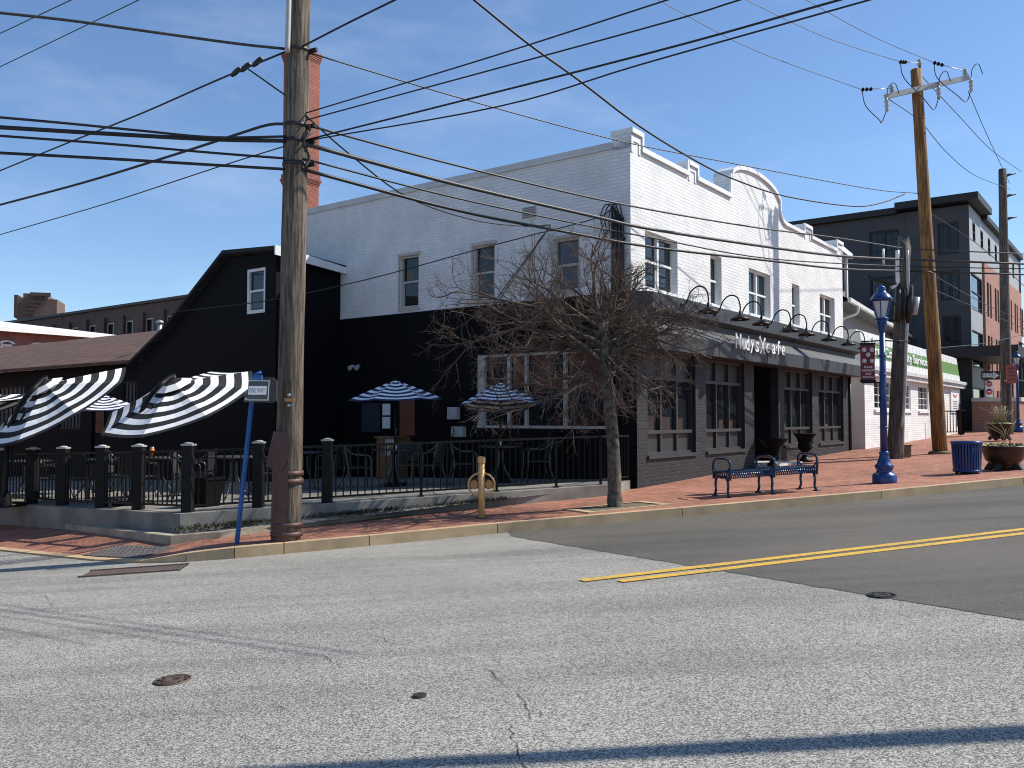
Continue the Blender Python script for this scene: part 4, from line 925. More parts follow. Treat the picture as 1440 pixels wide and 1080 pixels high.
for z0, z1 in stories[:1]:
    for k in range(7): rw.append((1.0 + k * 2.6, 1.9 + k * 2.6, z0, z1))
for z0, z1 in stories[1:]:
    rw.append((.25, sb - .2, z0, z1))
    for k in range(6): rb.append((sb + .7 + k * 2.9, sb + 1.4 + k * 2.9, z0, z1)); rb.append((sb + 1.75 + k * 2.9, sb + 2.35 + k * 2.9, z0, z1))
mb = MB(); wall(mb, fm, 0, 20, zbk, zt, [w for w in rw if w[2] > zbk], .12); wall(mb, fm, 0, sb, zb0, zbk, [w for w in rw if w[2] < zbk], .12); mb.build('grey_wall', 'apt_light', A)
fb = lambda u, v, d: (u, d - .12, v)
mb = MB(); wall(mb, fb, sb, 20, zb0, zbk + .15, rb, .2); mb.quad([(sb, -.12, zb0), (sb, 0, zb0), (sb, 0, zbk + .15), (sb, -.12, zbk + .15)]); mb.quad([(sb, -.12, zbk + .15), (20, -.12, zbk + .15), (20, 0, zbk + .15), (sb, 0, zbk + .15)]); mb.quad([(20, -.12, zb0), (20, 12, zb0), (20, 12, zt), (20, -.12, zt)]); mb.build('brick_wall', 'apt_brick', A)
for w in rw: sash_window(A, fm, *w, dep=.06, frame='apt_black', fw=.07)
for w in rb: sash_window(A, fb, *w, dep=.12, frame='apt_black', fw=.06)
ts_ = on_face(1262, 295, ax_, ay_, 't')[0]
mb = MB(); mb.box(-.7, 4, -.55, ts_, zt + .12, zt + .5); mb.box(-.35, 4, ts_, 26, zt - .02, zt + .32); mb.box(4, 20, -.3, 12, zt - .1, zt + .2); mb.box(.0, 20, .0, 26, zt + .003, zt + .05); mb.build('roof_cornice', 'apt_black', A)
gz_a = gz(ax_, ay_); zc = on_face(1365, 500, ax_, ay_, 's')[1]
mb = MB(); mb.box(-2.2, 5.2, -2.4, -.125, zc - .2, zc + .35); mb.box(-2.2, -.02, -.12, 3, zc - .2, zc + .35); mb.build('porch_roof', 'apt_black', A)
for x, y in ((-1.9, -2.1), (1.6, -2.1), (4.9, -2.1)):
    mb = MB(); mb.box(x, x + .28, y, y + .28, gz_a + 1.55, zc - .2); mb.build('porch_column', 'apt_black', A)
mb = MB(); mb.box(-2.2, 5.2, -2.4, -.3, gz_a - 1, gz_a + 1.35); mb.build('porch_base', 'apt_brick', A)
mb = MB(); mb.box(-2.3, 5.3, -2.5, -.3, gz_a + 1.352, gz_a + 1.55); mb.build('porch_slab', 'pale_concrete', A)
mb = MB(); mb.box(-2.2, 4.9, -2.36, -2.32, gz_a + 2.4, gz_a + 2.45)
for k in range(36): mb.box(-2.15 + k * .2, -2.13 + k * .2, -2.35, -2.33, gz_a + 1.55, gz_a + 2.4)
mb.build('porch_railing', 'black_metal', A)
hc = at(1452, 600, 62); t = thing('far_dark_house', 'dark house with a steep roof and chimney at the right edge behind the blue lamp', 'house', (hc.x, hc.y, 0), FZ)
z1 = at(1440, 455, 62).z; mb = MB(); mb.box(-2, 9, 0, 9, -1, z1 - 2); mb.build('wall', 'dark_brick', t)
mb = MB(); mb.quad([(-2.4, -.5, z1 - 2), (9, -.5, z1 - 2), (9, 4.5, z1 + 1), (-2.4, 4.5, z1 + 1)]); mb.quad([(-2.4, 9.5, z1 - 2), (9, 9.5, z1 - 2), (9, 4.5, z1 + 1), (-2.4, 4.5, z1 + 1)]); mb.quad([(-2, 0, z1 - 2), (-2, 9, z1 - 2), (-2, 4.5, z1 + .9)]); rf = mb.build('roof', 'roof_grey', t)
mb = MB(); mb.box(-1.2, -.4, 4, 4.8, z1, z1 + 1.7); mb.build('chimney', 'dark_brick', rf)

# ------------------------------------------------------------------ utility poles
def pole_mesh(rb, rt, h, lean=(0, 0), n=18, rag=0):
    mb = MB(); P = []; R_ = []
    for k in range(13):
        f = k / 12; P.append((lean[0] * f, lean[1] * f, -.3 + (h + .3) * f)); R_.append(rb + (rt - rb) * f)
    mb.tube(P, R_, n); random.seed(int(h * 100))
    mb.v = [(x + random.gauss(0, .004), y + random.gauss(0, .004), z) for x, y, z in mb.v]
    return mb
pb = ground(403, 760); LP = pb.copy(); LPH = 10.2; LPL = (.135, 0)
PL = thing('utility_pole', 'thick weathered wooden utility pole at the near street corner', 'utility pole', pb)
pole_mesh(.178, .138, LPH, LPL).build('shaft', 'old_wood', PL)
def lpz(py): return at(410, py, pb.y).z - pb.z
def lpa(py): z = lpz(py); return Vector((pb.x + LPL[0] * z / LPH, pb.y, pb.z + z))
mb = MB()                                   # brown steel reinforcing sleeve
zt0, zt1 = lpz(652), lpz(607)
for a0, z0, z1 in ((0, 0, zt0),):
    m_ = 14; prof = []
    for k in range(m_ + 1):
        a = radians(135) + radians(150) * k / m_; prof.append((cos(a) * .205, sin(a) * .205))
    for (x0, y0), (x1, y1_) in zip(prof, prof[1:]):
        mb.quad([(x0, y0, -.2), (x1, y1_, -.2), (x1 + .012, y1_, zt0), (x0 + .012, y0, zt0)], sm=True)
mb.build('steel_sleeve', 'casing', PL)
mb = MB()
zA, zB, zC = lpz(655), lpz(640), lpz(606)
mb.v += [(-.26, -.1, zA), (-.02, -.235, zA - .06), (.09, -.21, zB), (.05, -.2, zC - .02), (-.12, -.2, zC), (-.17, -.05, zC), (-.24, .05, zA + .1)]
mb.f += [(0, 1, 2, 3, 4), (0, 4, 5, 6)]; mb.mi += [0, 0]; mb.sm += [False, False]; mb.build('sleeve_hood', 'casing', PL)
for py, rr in ((665, .2), (676, .2), (737, .208), (750, .21)):
    mb = MB(); mb.lathe([(rr - .02, -.03), (rr, -.03), (rr, .03), (rr - .02, .03)], 20, (LPL[0] * lpz(py) / LPH, 0, lpz(py)), caps=False); mb.build('steel_band', 'casing', PL)
mb = MB(); z = lpz(563); mb.box(.0, .13, -.178, -.16, z - .02, z + .025); mb.build('tag_plate', 'ochre_dark', PL)
for py, mt in ((556, 'steel'), (570, 'steel')):
    mb = MB(); mb.lathe([(.001, 0), (.024, .0), (.02, .012), (.001, .014)], 10); mb.v = [(x + .055, -.163 - zz, y + lpz(py)) for x, y, zz in mb.v]; mb.build('nail_disc', mt, PL)
mb = MB(); c = lpa(20) - pb; mb.tube(catmull([(c.x - .1, -.19, c.z - .6), (c.x - .09, -.2, c.z - .3), (c.x - .085, -.2, c.z), (c.x - .08, -.17, c.z + 1.2), (c.x - .05, -.15, c.z + 4)], 4), .035, 8); mb.build('conduit_pipe', 'grey_plastic', PL)
for py in (72, 200, 232, 178):
    c = lpa(py) - pb; mb = MB(); rr = .178 - .04 * c.z / LPH + .012
    mb.lathe([(rr - .02, -.025), (rr, -.025), (rr, .025), (rr - .02, .025)], 18, (c.x, 0, c.z), caps=False); mb.bar((c.x + rr, 0, c.z), (c.x + rr + .1, -.05, c.z), .04, .05); mb.build('wire_clamp', 'cable', PL)
mb = MB(); mb.bar((LPL[0] - 1.2 * .5, -1.2 * .866, LPH - .35), (LPL[0] + 1.2 * .5, 1.2 * .866, LPH - .35), .1, .13); mb.build('crossarm', 'grey_wood', PL)
mb = MB(); mb.tube(catmull([(c.x + .17, -.05, lpz(180)), (c.x + .22, -.12, lpz(190)), (c.x + .15, -.2, lpz(205)), (c.x + .2, -.1, lpz(225)), (c.x + .16, -.15, lpz(240))], 5), .018, 6); mb.build('jumper_cable', 'cable', PL)

wp = at(1323, 640, 24.4); wp.z = gz(wp.x, wp.y); WH = at(1298, 98, wp.y).z - wp.z; WLX = (1298 - 1323) / F * wp.y
PW = thing('utility_pole', 'tall clean tan wooden utility pole with a pale crossarm, on the plaza', 'utility pole', wp)
pole_mesh(.20, .145, WH, (WLX, 0)).build('shaft', 'new_wood', PW)
mb = MB(); mb.lathe([(.34, -.05), (.3, .03), (.19, .06)], 14); mb.build('soil_collar', 'soil', PW)
ca, cb = at(1245, 136, wp.y - .5) - wp, at(1361, 109, wp.y + .4) - wp
mb = MB(); mb.bar(ca, cb, .11, .14); mb.build('crossarm', 'fibre_grey', PW)
def insul(c, s=1, down=False):
    mb = MB(); pr_ = [(.02, 0), (.03, .02), (.07, .05), (.03, .07), (.065, .1), (.03, .12), (.055, .15), (.02, .17)]
    if down: pr_ = [(r * .85, -z * 1.9) for r, z in pr_]
    mb.lathe([(r * s, z * s) for r, z in pr_], 10, c); mb.build('insulator', 'grey_plastic', PW)
ins = {}
for n_, (f, dn) in dict(a=(.08, 0), b=(1.0 - .03, 0)).items():
    c = ca.lerp(cb, f); insul((c.x, c.y, c.z + .07), 1.2)
mb = MB(); mb.box(WLX + .09, WLX + .13, -.03, .03, WH - .5, WH + .12); mb.build('pole_top_pin', 'black_metal', PW); insul((WLX + .11, 0, WH + .1), 1.2)
for f in (.0, .62, 1.02):
    c = ca.lerp(cb, f); insul((c.x, c.y - .08, c.z - .06), 1.25, True)
SL_ = pb + Vector((0, 0, 0))
dead = {}
for n_, (px, py, c) in dict(first=((1212, 126, None)), mid=((1266, 87, None)), last=((1313, 88, None))).items():
    p = at(px, py, wp.y - 1.0 if n_ != 'last' else wp.y - .3) - wp; dead[n_] = p + wp
    q = {'first': ca.lerp(cb, .08) + Vector((0, 0, .2)), 'mid': Vector((WLX + .11, 0, WH + .2)), 'last': ca.lerp(cb, .97) + Vector((0, 0, .2))}[n_]
    d = (q - p).normalized(); mb = MB()
    for k in range(3): mb.lathe([(.015, -.05), (.055, -.03), (.055, .0), (.02, .04)], 8); base = p + d * (.06 + k * .16); mb.v[-32:] = [tuple(base + Vector((0, 0, 1)).cross(d).normalized() * x + Vector((0, 0, 1)) * y + d * z_) for x, y, z_ in mb.v[-32:]]
    mb.build('dead_end_insulator', 'black_metal', PW)
    mb = MB(); mb.tube([p + d * .45, q], .012, 5); mb.build('link', 'steel', PW)
    tg = {'first': ca.lerp(cb, 0), 'mid': ca.lerp(cb, .62), 'last': ca.lerp(cb, 1.02)}[n_] + Vector((0, -.08, -.4))
    mb = MB(); mid = (p + tg) / 2; mb.tube(catmull([p, p + Vector((.1, 0, -.45)), mid + Vector((.1, -.02, -.55)), tg + Vector((-.15, 0, -.35)), tg], 6), .013, 5); mb.build('jumper_loop', 'cable', PW)
    mb = MB(); mb.tube(catmull([tg + Vector((0, 0, .3)), tg + Vector((.05, 0, .62)), tg + Vector((.25, .05, .78)), tg + Vector((.4, .1, .5))], 5), .012, 5); mb.build('lead_wire', 'cable', PW)

op = ground(1258, 644); OH = at(1277, 336, op.y).z - op.z; OLX = (1277 - 1258) / F * op.y
PO = thing('utility_pole', 'short cut off grey wooden pole crowded with cables, leaning behind the blue lamp', 'utility pole', op)
mb = pole_mesh(.21, .165, OH, (OLX, 0), 16)
random.seed(4); mb.v[-16:] = [(x, y, z + random.uniform(-.3, .12)) for x, y, z in mb.v[-16:]]; mb.build('shaft', 'grey_wood', PO)
def op_at(px, py, dy=-.25): return at(px, py, op.y + dy) - op
mb = MB(); mb.tube([op_at(1243, 372), op_at(1242, 350)], .03, 8); mb.tube(catmull([op_at(1262, 352), op_at(1262, 385), op_at(1262, 398), op_at(1254, 405)], 4), .05, 8); mb.build('white_conduit', 'white_trim', PO)
mb = MB(); mb.tube(catmull([op_at(1276, 352), op_at(1277, 395), op_at(1278, 440), op_at(1275, 470), op_at(1272, 560), op_at(1268, 600)], 4), .04, 8); mb.build('riser_pipe', 'grey_plastic', PO)
mb = MB(); mb.tube([op_at(1290, 418), op_at(1286, 442)], [.07, .07], 10); mb.build('splice_case', 'grey_plastic', PO)
mb = MB(); mb.tube([op_at(1218, 389), op_at(1236, 394), op_at(1260, 400)], [.03, .06, .05], 10); mb.tube([op_at(1245, 402), op_at(1252, 418)], [.07, .07], 10); mb.build('cable_closure', 'cable', PO)
mb = MB()
for k in range(3):
    c = op_at(1262, 440); mb.tube([c + Vector((.2 * cos(a) - .15, 0, .24 * sin(a) + k * .01)) for a in [j * pi / 9 for j in range(19)]], .014, 5)
mb.build('cable_coil', 'cable', PO)
mb = MB(); mb.tube([op_at(1264, 398), op_at(1263, 425), op_at(1262, 452)], [.05, .09, .06], 10); mb.tube([op_at(1281, 398), op_at(1279, 430), op_at(1277, 455)], [.05, .1, .05], 10); mb.tube([op_at(1272, 405), op_at(1271, 448)], [.06, .045], 8); mb.build('equipment_wrap', 'cable', PO)
mb = MB(); mb.tube(catmull([op_at(1284, 398), op_at(1290, 388), op_at(1302, 382), op_at(1312, 384)], 5), .022, 6); mb.build('cable_bend', 'cable', PO)
bx = ground(1272, 643); t = thing('terminal_box', 'low rusty brown box standing at the foot of the leaning grey pole', 'utility box', bx); mb = MB(); mb.box(-.13, .13, -.12, .12, 0, .3); mb.build('case', 'wood_panel', t, bevel=.01); mb = MB(); mb.box(-.15, .15, -.14, .14, .3, .33); mb.build('lid', 'wood_panel', t)

fp = ground(1416, 606); fp = at(1416, 606, 38.5); fp.z = gz(fp.x, fp.y)
PF = thing('utility_pole', 'far weathered grey pole with three short arms at the right edge', 'utility pole', fp)
FH = at(1418, 238, fp.y).z - fp.z; pole_mesh(.24, .16, FH, (.06, 0)).build('shaft', 'grey_wood', PF)
for py in (246, 275, 307):
    z = at(1418, py, fp.y).z - fp.z; mb = MB(); mb.tube([(.15, 0, z - .12), (.3, 0, z), (.62, -.05, z + .06)], [.05, .06, .03], 8); mb.build('side_arm', 'cable_grey', PF)

# wires: each lies in the vertical plane between its ends and follows the listed sight lines
def wire(label, P, Q, px, r=.014, mat='cable', ext=(0, 0), group=None, name='overhead_wire'):
    P, Q = Vector(P), Vector(Q); d = (Q - P); pts = [P] + [vplane(x, y, P, Q) for x, y in px] + [Q]
    pts = catmull(pts, 6)
    if ext[0]: pts = [pts[0] - (pts[1] - pts[0]).normalized() * ext[0]] + pts
    if ext[1]: pts = pts + [pts[-1] + (pts[-1] - pts[-2]).normalized() * ext[1]]
    mb = MB(); mb.tube(pts, r, 6); return mb.build(name, mat, label=label, cat='wire', group=group or 'overhead wires')
def lev(px, py, z): d = ray(px, py); t = (z - CH) / d[2]; return Vector((t * d[0], t * d[1], z))
z70 = lpa(70).z
wire('thick black cable from the near pole clamp down to the lower left edge', lpa(72) + Vector((-.15, 0, 0)), lev(0, 240, z70), [(300, 115), (200, 159), (100, 199)], .015, ext=(0, 12))
wire('thick black cable from the near pole clamp up over the top edge beside the pole', lpa(70) + Vector((.1, -.12, 0)), lev(555, 0, z70 + .02), [(490, 32)], .014, ext=(0, 1.3))
wire('grey twisted cable from the near pole clamp to the upper left corner', lpa(71) + Vector((-.15, -.05, 0)), lev(0, 18, z70), [(330, 61), (200, 43), (100, 29)], .018, 'cable_grey', ext=(0, 5))
z175 = lpa(175).z
wire('black cable curving from the near pole down to the left edge below the bundle', lpa(174) + Vector((-.15, 0, 0)), lev(0, 288, z175), [(375, 176), (330, 190), (250, 216), (120, 256)], .02, ext=(0, 8))
zb_ = lpa(200).z
wire('uppermost black cable of the bundle left of the near pole', lpa(196) + Vector((-.1, -.12, 0)), lev(0, 165, zb_ + .03), [(300, 193), (200, 184), (100, 174)], .016, ext=(0, 5))
wire('thickest ribbed black cable of the bundle left of the near pole', lpa(202) + Vector((-.1, -.12, 0)), lev(0, 179, zb_), [(300, 196), (150, 188)], .027, ext=(0, 5))
wire('thin cable just below the thickest one left of the near pole', lpa(226) + Vector((-.1, -.1, 0)), lev(0, 191, zb_ - .1), [(300, 215), (150, 202)], .016, ext=(0, 5))
wire('lowest thick black cable left of the near pole', lpa(241) + Vector((-.1, -.1, 0)), lev(0, 215, zb_ - .35), [(300, 232), (150, 223)], .019, ext=(0, 5))
wire('thin wire descending from the near pole to the left edge low in the sky', lpa(204) + Vector((-.1, 0, 0)), lev(0, 330, zb_), [(300, 237), (150, 286)], .009, ext=(0, 8))
wire('short thin tail wire hanging between the thick cable and the near pole', lpa(135) + Vector((-.14, 0, 0)), vplane(346, 95, lpa(72), lev(0, 240, z70)), [], .012)
mb = MB()
cl_ = ['nearest the near pole', 'in the middle of the three', 'farthest from the near pole']
for k, (px, py) in enumerate(((362, 87), (345, 94.5), (332, 101))):
    p = vplane(px, py, lpa(72), lev(0, 240, z70)); mb = MB(); mb.tube([p + Vector((-.08, .05, -.04)), p + Vector((-.04, .025, -.02)), p + Vector((.04, -.025, .02)), p + Vector((.08, -.05, .04))], [.022, .036, .036, .022], 8); mb.build('cable_clamp', 'cable', label='black lump clamp on the thick cable, ' + cl_[k], cat='cable clamp', group='clamps on the thick cable')

# spans to the crowded short pole
oz = lambda py: at(1275, py, op.y)
def span(label, y0, px, y1, r, mat='cable', yr=None, off=.1):
    A_ = lpa(y0) + Vector((.12, -.1, 0)); Q_ = oz(y1); wire(label, A_, Q_, px, r, mat)
    if yr: wire(label.replace('near pole to the short pole', 'short pole to the right edge'), Q_, at(1440, yr, op.y + .9), [], r, mat, ext=(0, 14))
span('uppermost cable from near pole to the short pole across the white walls', 178, [(640, 232), (864, 285), (1050, 318), (1180, 335)], 350, .017, 'cable_grey', 357)
span('thick lashed cable bundle from near pole to the short pole', 205, [(640, 259), (834, 304), (920, 323), (1085, 348), (1182, 360)], 365, .029, 'cable_grey', 371)
span('slim black cable below the lashed bundle, from near pole to the short pole', 226, [(640, 278), (834, 319), (920, 335), (1085, 364)], 375, .014, 'cable', 378)
span('lowest thick black cable from near pole to the short pole', 241, [(640, 295), (780, 323), (920, 348), (1085, 367), (1182, 378)], 381, .024, 'cable', 386)
hook = Vector((*B2W(-.12, 1.85), 5.72))
wire('drooping service drop from the near pole to the hook on the white side wall', lpa(165) + Vector((.14, -.08, 0)), hook, [(492, 217), (575, 278), (669, 310), (740, 318)], .012)
mast = Vector((*B2W(-.1, .28), 5.95))
wire('cable from the mast at the white corner down to the black gable', mast, at(250, 438, 19.0), [(840, 306), (735, 334), (660, 354), (520, 392), (380, 422)], .011)
mb = MB()
for k in (0, .1): mb.tube([hook + Vector((0, 0, -.02)), Vector((*B2W(-.08, 3.3 + k), 4.2))], .012, 6)
tag(mb.build('wall_cable', 'cable'), 'pair of cables slanting down the white side wall from the hook', 'cable')
zo = lpa(165).z
for i, (lab, y0, a, b, r) in enumerate((('uppermost thin wire rising right from the near pole over the white building', 161, (690, 80), (938, 0), .009), ('second thin wire rising right from the near pole, with a small splice', 171, (900, 41.5), (1040, 0), .009),
        ('thick black cable rising right from the near pole across the sky', 199, (900, 78), (1180, 0), .0115), ('thin wire close below the thick cable rising right from the near pole', 200, (900, 91), (1222, 0), .009))):
    A_ = lpa(y0) + Vector((.13, -.05, 0)); wire(lab, A_, lev(b[0], b[1], A_.z + .05), [a] if i != 3 else [(700, 150), a], r, ext=(0, 1.3))
wx = lambda py: Vector((wp.x + WLX * (at(1300, py, wp.y).z - wp.z) / WH, wp.y, at(1300, py, wp.y).z))
wire('thin wire from the near pole over the roof to the tan pole', lpa(74) + Vector((.14, 0, 0)), wx(272) + Vector((-.15, 0, 0)), [(669, 144), (867, 197), (1000, 224), (1220, 265)], .011, 'cable_grey')
wire('heavy sagging black wire crossing the sky above the white corner to the tan pole', at(667, 0, 11.5), at(1272, 273, wp.y - .3), [(741, 60), (813, 112), (900, 178), (980, 227), (1032, 252), (1105, 276), (1199, 290), (1240, 285)], .017, ext=(5, 0))
for n_, a in (('first', (926, 0)), ('mid', (1049, 0)), ('last', (1134, 0))):
    e_ = dead[n_]; wire({'first': 'leftmost', 'mid': 'middle', 'last': 'rightmost'}[n_] + ' thin line wire from the tan pole insulators up over the top edge', e_, lev(a[0], a[1], e_.z), [{'first': (1060, 70), 'mid': (1160, 52), 'last': (1225, 50)}[n_]], .009, 'cable_grey', ext=(0, 9))
wire('upper of two thin parallel wires at the top left corner', lev(100, 0, 9.9), lev(0, 47, 9.9), [], .011, ext=(6, 8))
wire('lower of two thin parallel wires at the top left corner', lev(195, 0, 9.9), lev(0, 94, 9.9), [], .011, ext=(6, 8))
fz = lambda py: at(1420, py, fp.y)
wire('thin wire from the tan pole left arm end to the far right pole', ca + wp, fz(266), [(1294, 171), (1330, 213), (1370, 246)], .012, 'cable_grey')
wire('thin wire from the tan pole top to the far right pole', Vector((WLX, 0, WH)) + wp, fz(241) + Vector((.5, 0, 0)), [(1354, 169), (1393, 210)], .012, 'cable_grey')
wire('thin wire from the tan pole right arm end down to the far right pole', cb + wp + Vector((0, 0, -.4)), fz(258), [(1389, 192)], .012, 'cable_grey')
wire('upper service wire from the tan pole down to the right past the apartments', wx(295), at(1440, 402, 30), [(1378, 346)], .011, 'cable_grey', ext=(0, 5))
wire('middle service wire from the tan pole down to the right past the apartments', wx(383), at(1440, 452, 32), [(1380, 425)], .011, 'cable_grey', ext=(0, 5))
wire('lower service wire from the tan pole down to the right past the apartments', wx(405), at(1440, 462, 32), [(1375, 434)], .011, 'cable_grey', ext=(0, 5))
wire('low black wire running from the tan pole rightward in front of the brick wall', wx(490), at(1440, 470, 36), [(1390, 482)], .012, ext=(0, 6))

# mast arm behind the viewer whose shadow lies across the near road
def gs(x, y, h): return Vector((x, y, gz(x, y) - .13)) + sd * (h / sd.z)
t0 = gs(-1.3, 3.98, 6.0); t1_ = gs(7.5, 4.02, 6.0)
t = thing('signal_mast', 'steel traffic signal pole with a long tapered mast arm beside the road', 'signal pole', (t1_.x, t1_.y, gz(t1_.x, t1_.y) - .13))
o_ = t.location; mb = MB(); mb.tube([Vector(t0) - o_, (Vector(t0) + Vector(t1_)) / 2 - o_, Vector(t1_) - o_], [.06, .11, .14], 14); mb.build('mast_arm', 'steel', t)
mb = MB(); mb.tube([(0, 0, -.3), (0, 0, 6.4)], [.17, .12], 14); mb.build('shaft', 'steel', t)

# ------------------------------------------------------------------ street furniture on the pavement
def lamp():
    t = thing('street_lamp', 'x', 'street lamp')
    mb = MB(); mb.lathe([(.21, -.1), (.21, .05), (.205, .13), (.19, .16), (.15, .18), (.13, .22), (.145, .25), (.165, .28), (.165, .31), (.13, .34), (.1, .42), (.078, .5), (.085, .52), (.085, .55), (.068, .57)], 20); mb.build('base', 'blue_paint', t)
    mb = MB(); mb.tube([(0, 0, .55), (0, 0, 2.75)], [.066, .05], 14)
    for z in (1.0, 1.95, 2.3): mb.lathe([(.05, -.02), (.07, -.012), (.07, .012), (.05, .02)], 14, (0, 0, z), caps=False)
    mb.lathe([(.05, 2.7), (.055, 2.75), (.085, 2.9), (.1, 2.95)], 14); mb.build('shaft', 'blue_paint', t)
    ln = MB(); ln.lathe([(.095, 2.95), (.115, 2.955), (.115, 2.975), (.09, 2.98)], 16)
    for k in range(6):
        a = k * pi / 3; ln.bar((.09 * cos(a), .09 * sin(a), 2.97), (.175 * cos(a), .175 * sin(a), 3.3), .018, .018)
    ln.lathe([(.165, 3.29), (.195, 3.3), (.19, 3.33), (.16, 3.38), (.11, 3.43), (.075, 3.46), (.07, 3.5), (.08, 3.53), (.04, 3.56), (.02, 3.58), (.001, 3.58)], 18, caps=False)
    la = ln.build('lantern', 'blue_paint', t)
    g = MB(); g.lathe([(.075, 2.985), (.155, 3.28)], 6, sm=False); g.build('lamp_glass', 'frost', la); return t
lb = ground(1244, 679); LM = lamp(); LM.location = lb; LM['label'] = 'blue street lamp with a red banner by the kerb, left of the leaning grey pole'; LM['group'] = 'blue street lamps'
l2 = at(1432, 604, 39.3); dup(LM, (l2.x, l2.y, gz(l2.x, l2.y)), 0, 'blue street lamp far off at the right edge beyond the planters')
mb = MB(); mb.tube([(-.38, 0, 2.55), (-.03, 0, 2.57)], .012, 6); mb.tube([(.03, 0, 2.57), (.5, 0, 2.55)], .012, 6); mb.tube([(-.38, 0, 1.8), (-.05, 0, 1.81)], .01, 6); mb.lathe([(.001, 0), (.03, -.02), (.001, -.05)], 8, (.3, 0, 2.56)); mb.build('banner_arms', 'black_metal', LM)
bn = thing('banner', 'dark red banner with five white emblems hanging from the near blue lamp', 'banner', (lb.x, lb.y, lb.z))
mb = MB()
for i in range(8):
    for j in range(4):
        f = lambda u, v: (-.4 + .26 * u, .012 * sin(v * 5) * u - .0, 1.84 + .66 * v)
        u0, u1, v0, v1 = j / 4, (j + 1) / 4, i / 8, (i + 1) / 8
        for dy in (-.004, .004): mb.quad([(f(a, b)[0], f(a, b)[1] + dy, f(a, b)[2]) for a, b in ((u0, v0), (u1, v0), (u1, v1), (u0, v1))], sm=True)
mb.build('cloth', 'banner', bn)
mb = MB(); mb.box(-.41, -.13, -.014, .014, 1.81, 1.86); mb.build('hem', 'black_metal', bn); mb = MB(); mb.box(-.4, -.13, -.014, .014, 2.48, 2.53); mb.build('hem', 'black_metal', bn)
for x, z in ((-.34, 2.4), (-.2, 2.4), (-.27, 2.31), (-.34, 2.2), (-.2, 2.2)):
    mb = MB(); b0 = len(mb.v); mb.lathe([(.03, 0), (.04, 0), (.04, .004), (.03, .004)], 14, caps=False); mb.v = [(xx + x, -.022 - zz, yy + z) for xx, yy, zz in mb.v]; mb.box(x - .008, x + .008, -.026, -.022, z - .02, z + .02); mb.box(x - .02, x + .02, -.0255, -.0225, z - .006, z + .006); mb.build('emblem', 'sign_white', bn)
for k, (tx, z) in enumerate((('PLEASE', 2.07), ('RECREATE', 2.01), ('AND', 1.95), ('RECYCLE', 1.89))): textmesh('lettering', tx, .05, 'sign_white', bn, (-.27, -.024, z), (pi / 2, 0, 0), .001)
# bench
ba, bb = ground(1013, 699), ground(1138, 689); bc = (ba + bb) / 2; bl = (bb - ba).length; bang = atan2(bb.y - ba.y, bb.x - ba.x)
BN = thing('bench', 'backless navy steel bench with looped arms by the kerb', 'bench', (bc.x, bc.y, gz(bc.x, bc.y)), bang)
hl = bl / 2; k_ = (gz(bb.x, bb.y) - gz(ba.x, ba.y)) / bl
sp = [(-.245, .32), (-.25, .35), (-.235, .385), (-.2, .405), (-.1, .42), (.0, .415), (.1, .42), (.2, .405), (.235, .385), (.25, .35), (.245, .32)]
mb = MB(); n = 42
for i in range(n):
    x = -hl + bl * (i + .5) / n; pt = [(x, y, z + k_ * x) for y, z in sp]
    for p, q in zip(pt, pt[1:]): pass
    mb.tube(pt, .0135, 6)
for y, z in ((-.245, .32), (.245, .32), (-.2, .392), (0, .402), (.2, .392)): mb.bar((-hl, y, z - k_ * hl), (hl, y, z + k_ * hl), .03, .012)
mb.build('seat', 'navy_metal', BN)
for x in (-hl + .03, 0, hl - .03):
    mb = MB(); z0 = k_ * x
    for s in (-1, 1): mb.tube(catmull([(x, s * .08, .33 + z0), (x, s * .17, .3 + z0), (x, s * .2, .2 + z0), (x, s * .19, .1 + z0), (x, s * .23, .02 + z0)], 5), [.022] * 21, 8); mb.box(x - .03, x + .03, s * .23 - .045, s * .23 + .045, z0 - .02, z0 + .02)
    mb.tube(catmull([(x, -.26, .3 + z0), (x, -.15, .335 + z0), (x, 0, .32 + z0), (x, .15, .335 + z0), (x, .26, .3 + z0)], 5), .022, 8); mb.build('leg_frame', 'navy_metal', BN)
    mb = MB(); mb.tube(catmull([(x, -.25, .3 + z0), (x, -.27, .45 + z0), (x, -.255, .57 + z0), (x, -.18, .62 + z0), (x, 0, .63 + z0), (x, .18, .62 + z0), (x, .255, .57 + z0), (x, .27, .45 + z0), (x, .25, .3 + z0)], 5), .02, 8)
    mb.tube(catmull([(x, -.25, .5 + z0), (x, -.16, .42 + z0), (x, 0, .415 + z0), (x, .16, .42 + z0), (x, .25, .5 + z0)], 4), .014, 6); mb.build('arm_loop', 'navy_metal', BN)
# bicycle stand
bo = ground(677, 729); BO = thing('bike_stand', 'ochre bicycle stand post with a ring holding two leaf discs', 'bike stand', bo)
mb = MB(); mb.tube([(0, 0, -.2), (0, 0, .86)], .048, 16); mb.lathe([(.055, .82), (.058, .84), (.058, .9), (.05, .915), (.001, .92)], 16, caps=False); mb.build('post', 'ochre', BO)
mb = MB(); mb.tube([(.195 * cos(a), 0, .5 + .175 * sin(a)) for a in [k * pi / 18 for k in range(37)]], .016, 8, caps=False); mb.build('ring', 'ochre', BO)
for s in (-1, 1):
    mb = MB(); mb.lathe([(.055, -.009), (.068, -.006), (.068, .006), (.055, .009)], 20); mb.v = [(x * .85 + s * .11, z, y * 1.05 + .5) for x, y, z in mb.v]; mb.build('leaf_disc', 'ochre_dark', BO)
mb = MB(); mb.lathe([(.1, -.02), (.1, .012), (.05, .016)], 16); mb.build('base_flange', 'casing', BO)
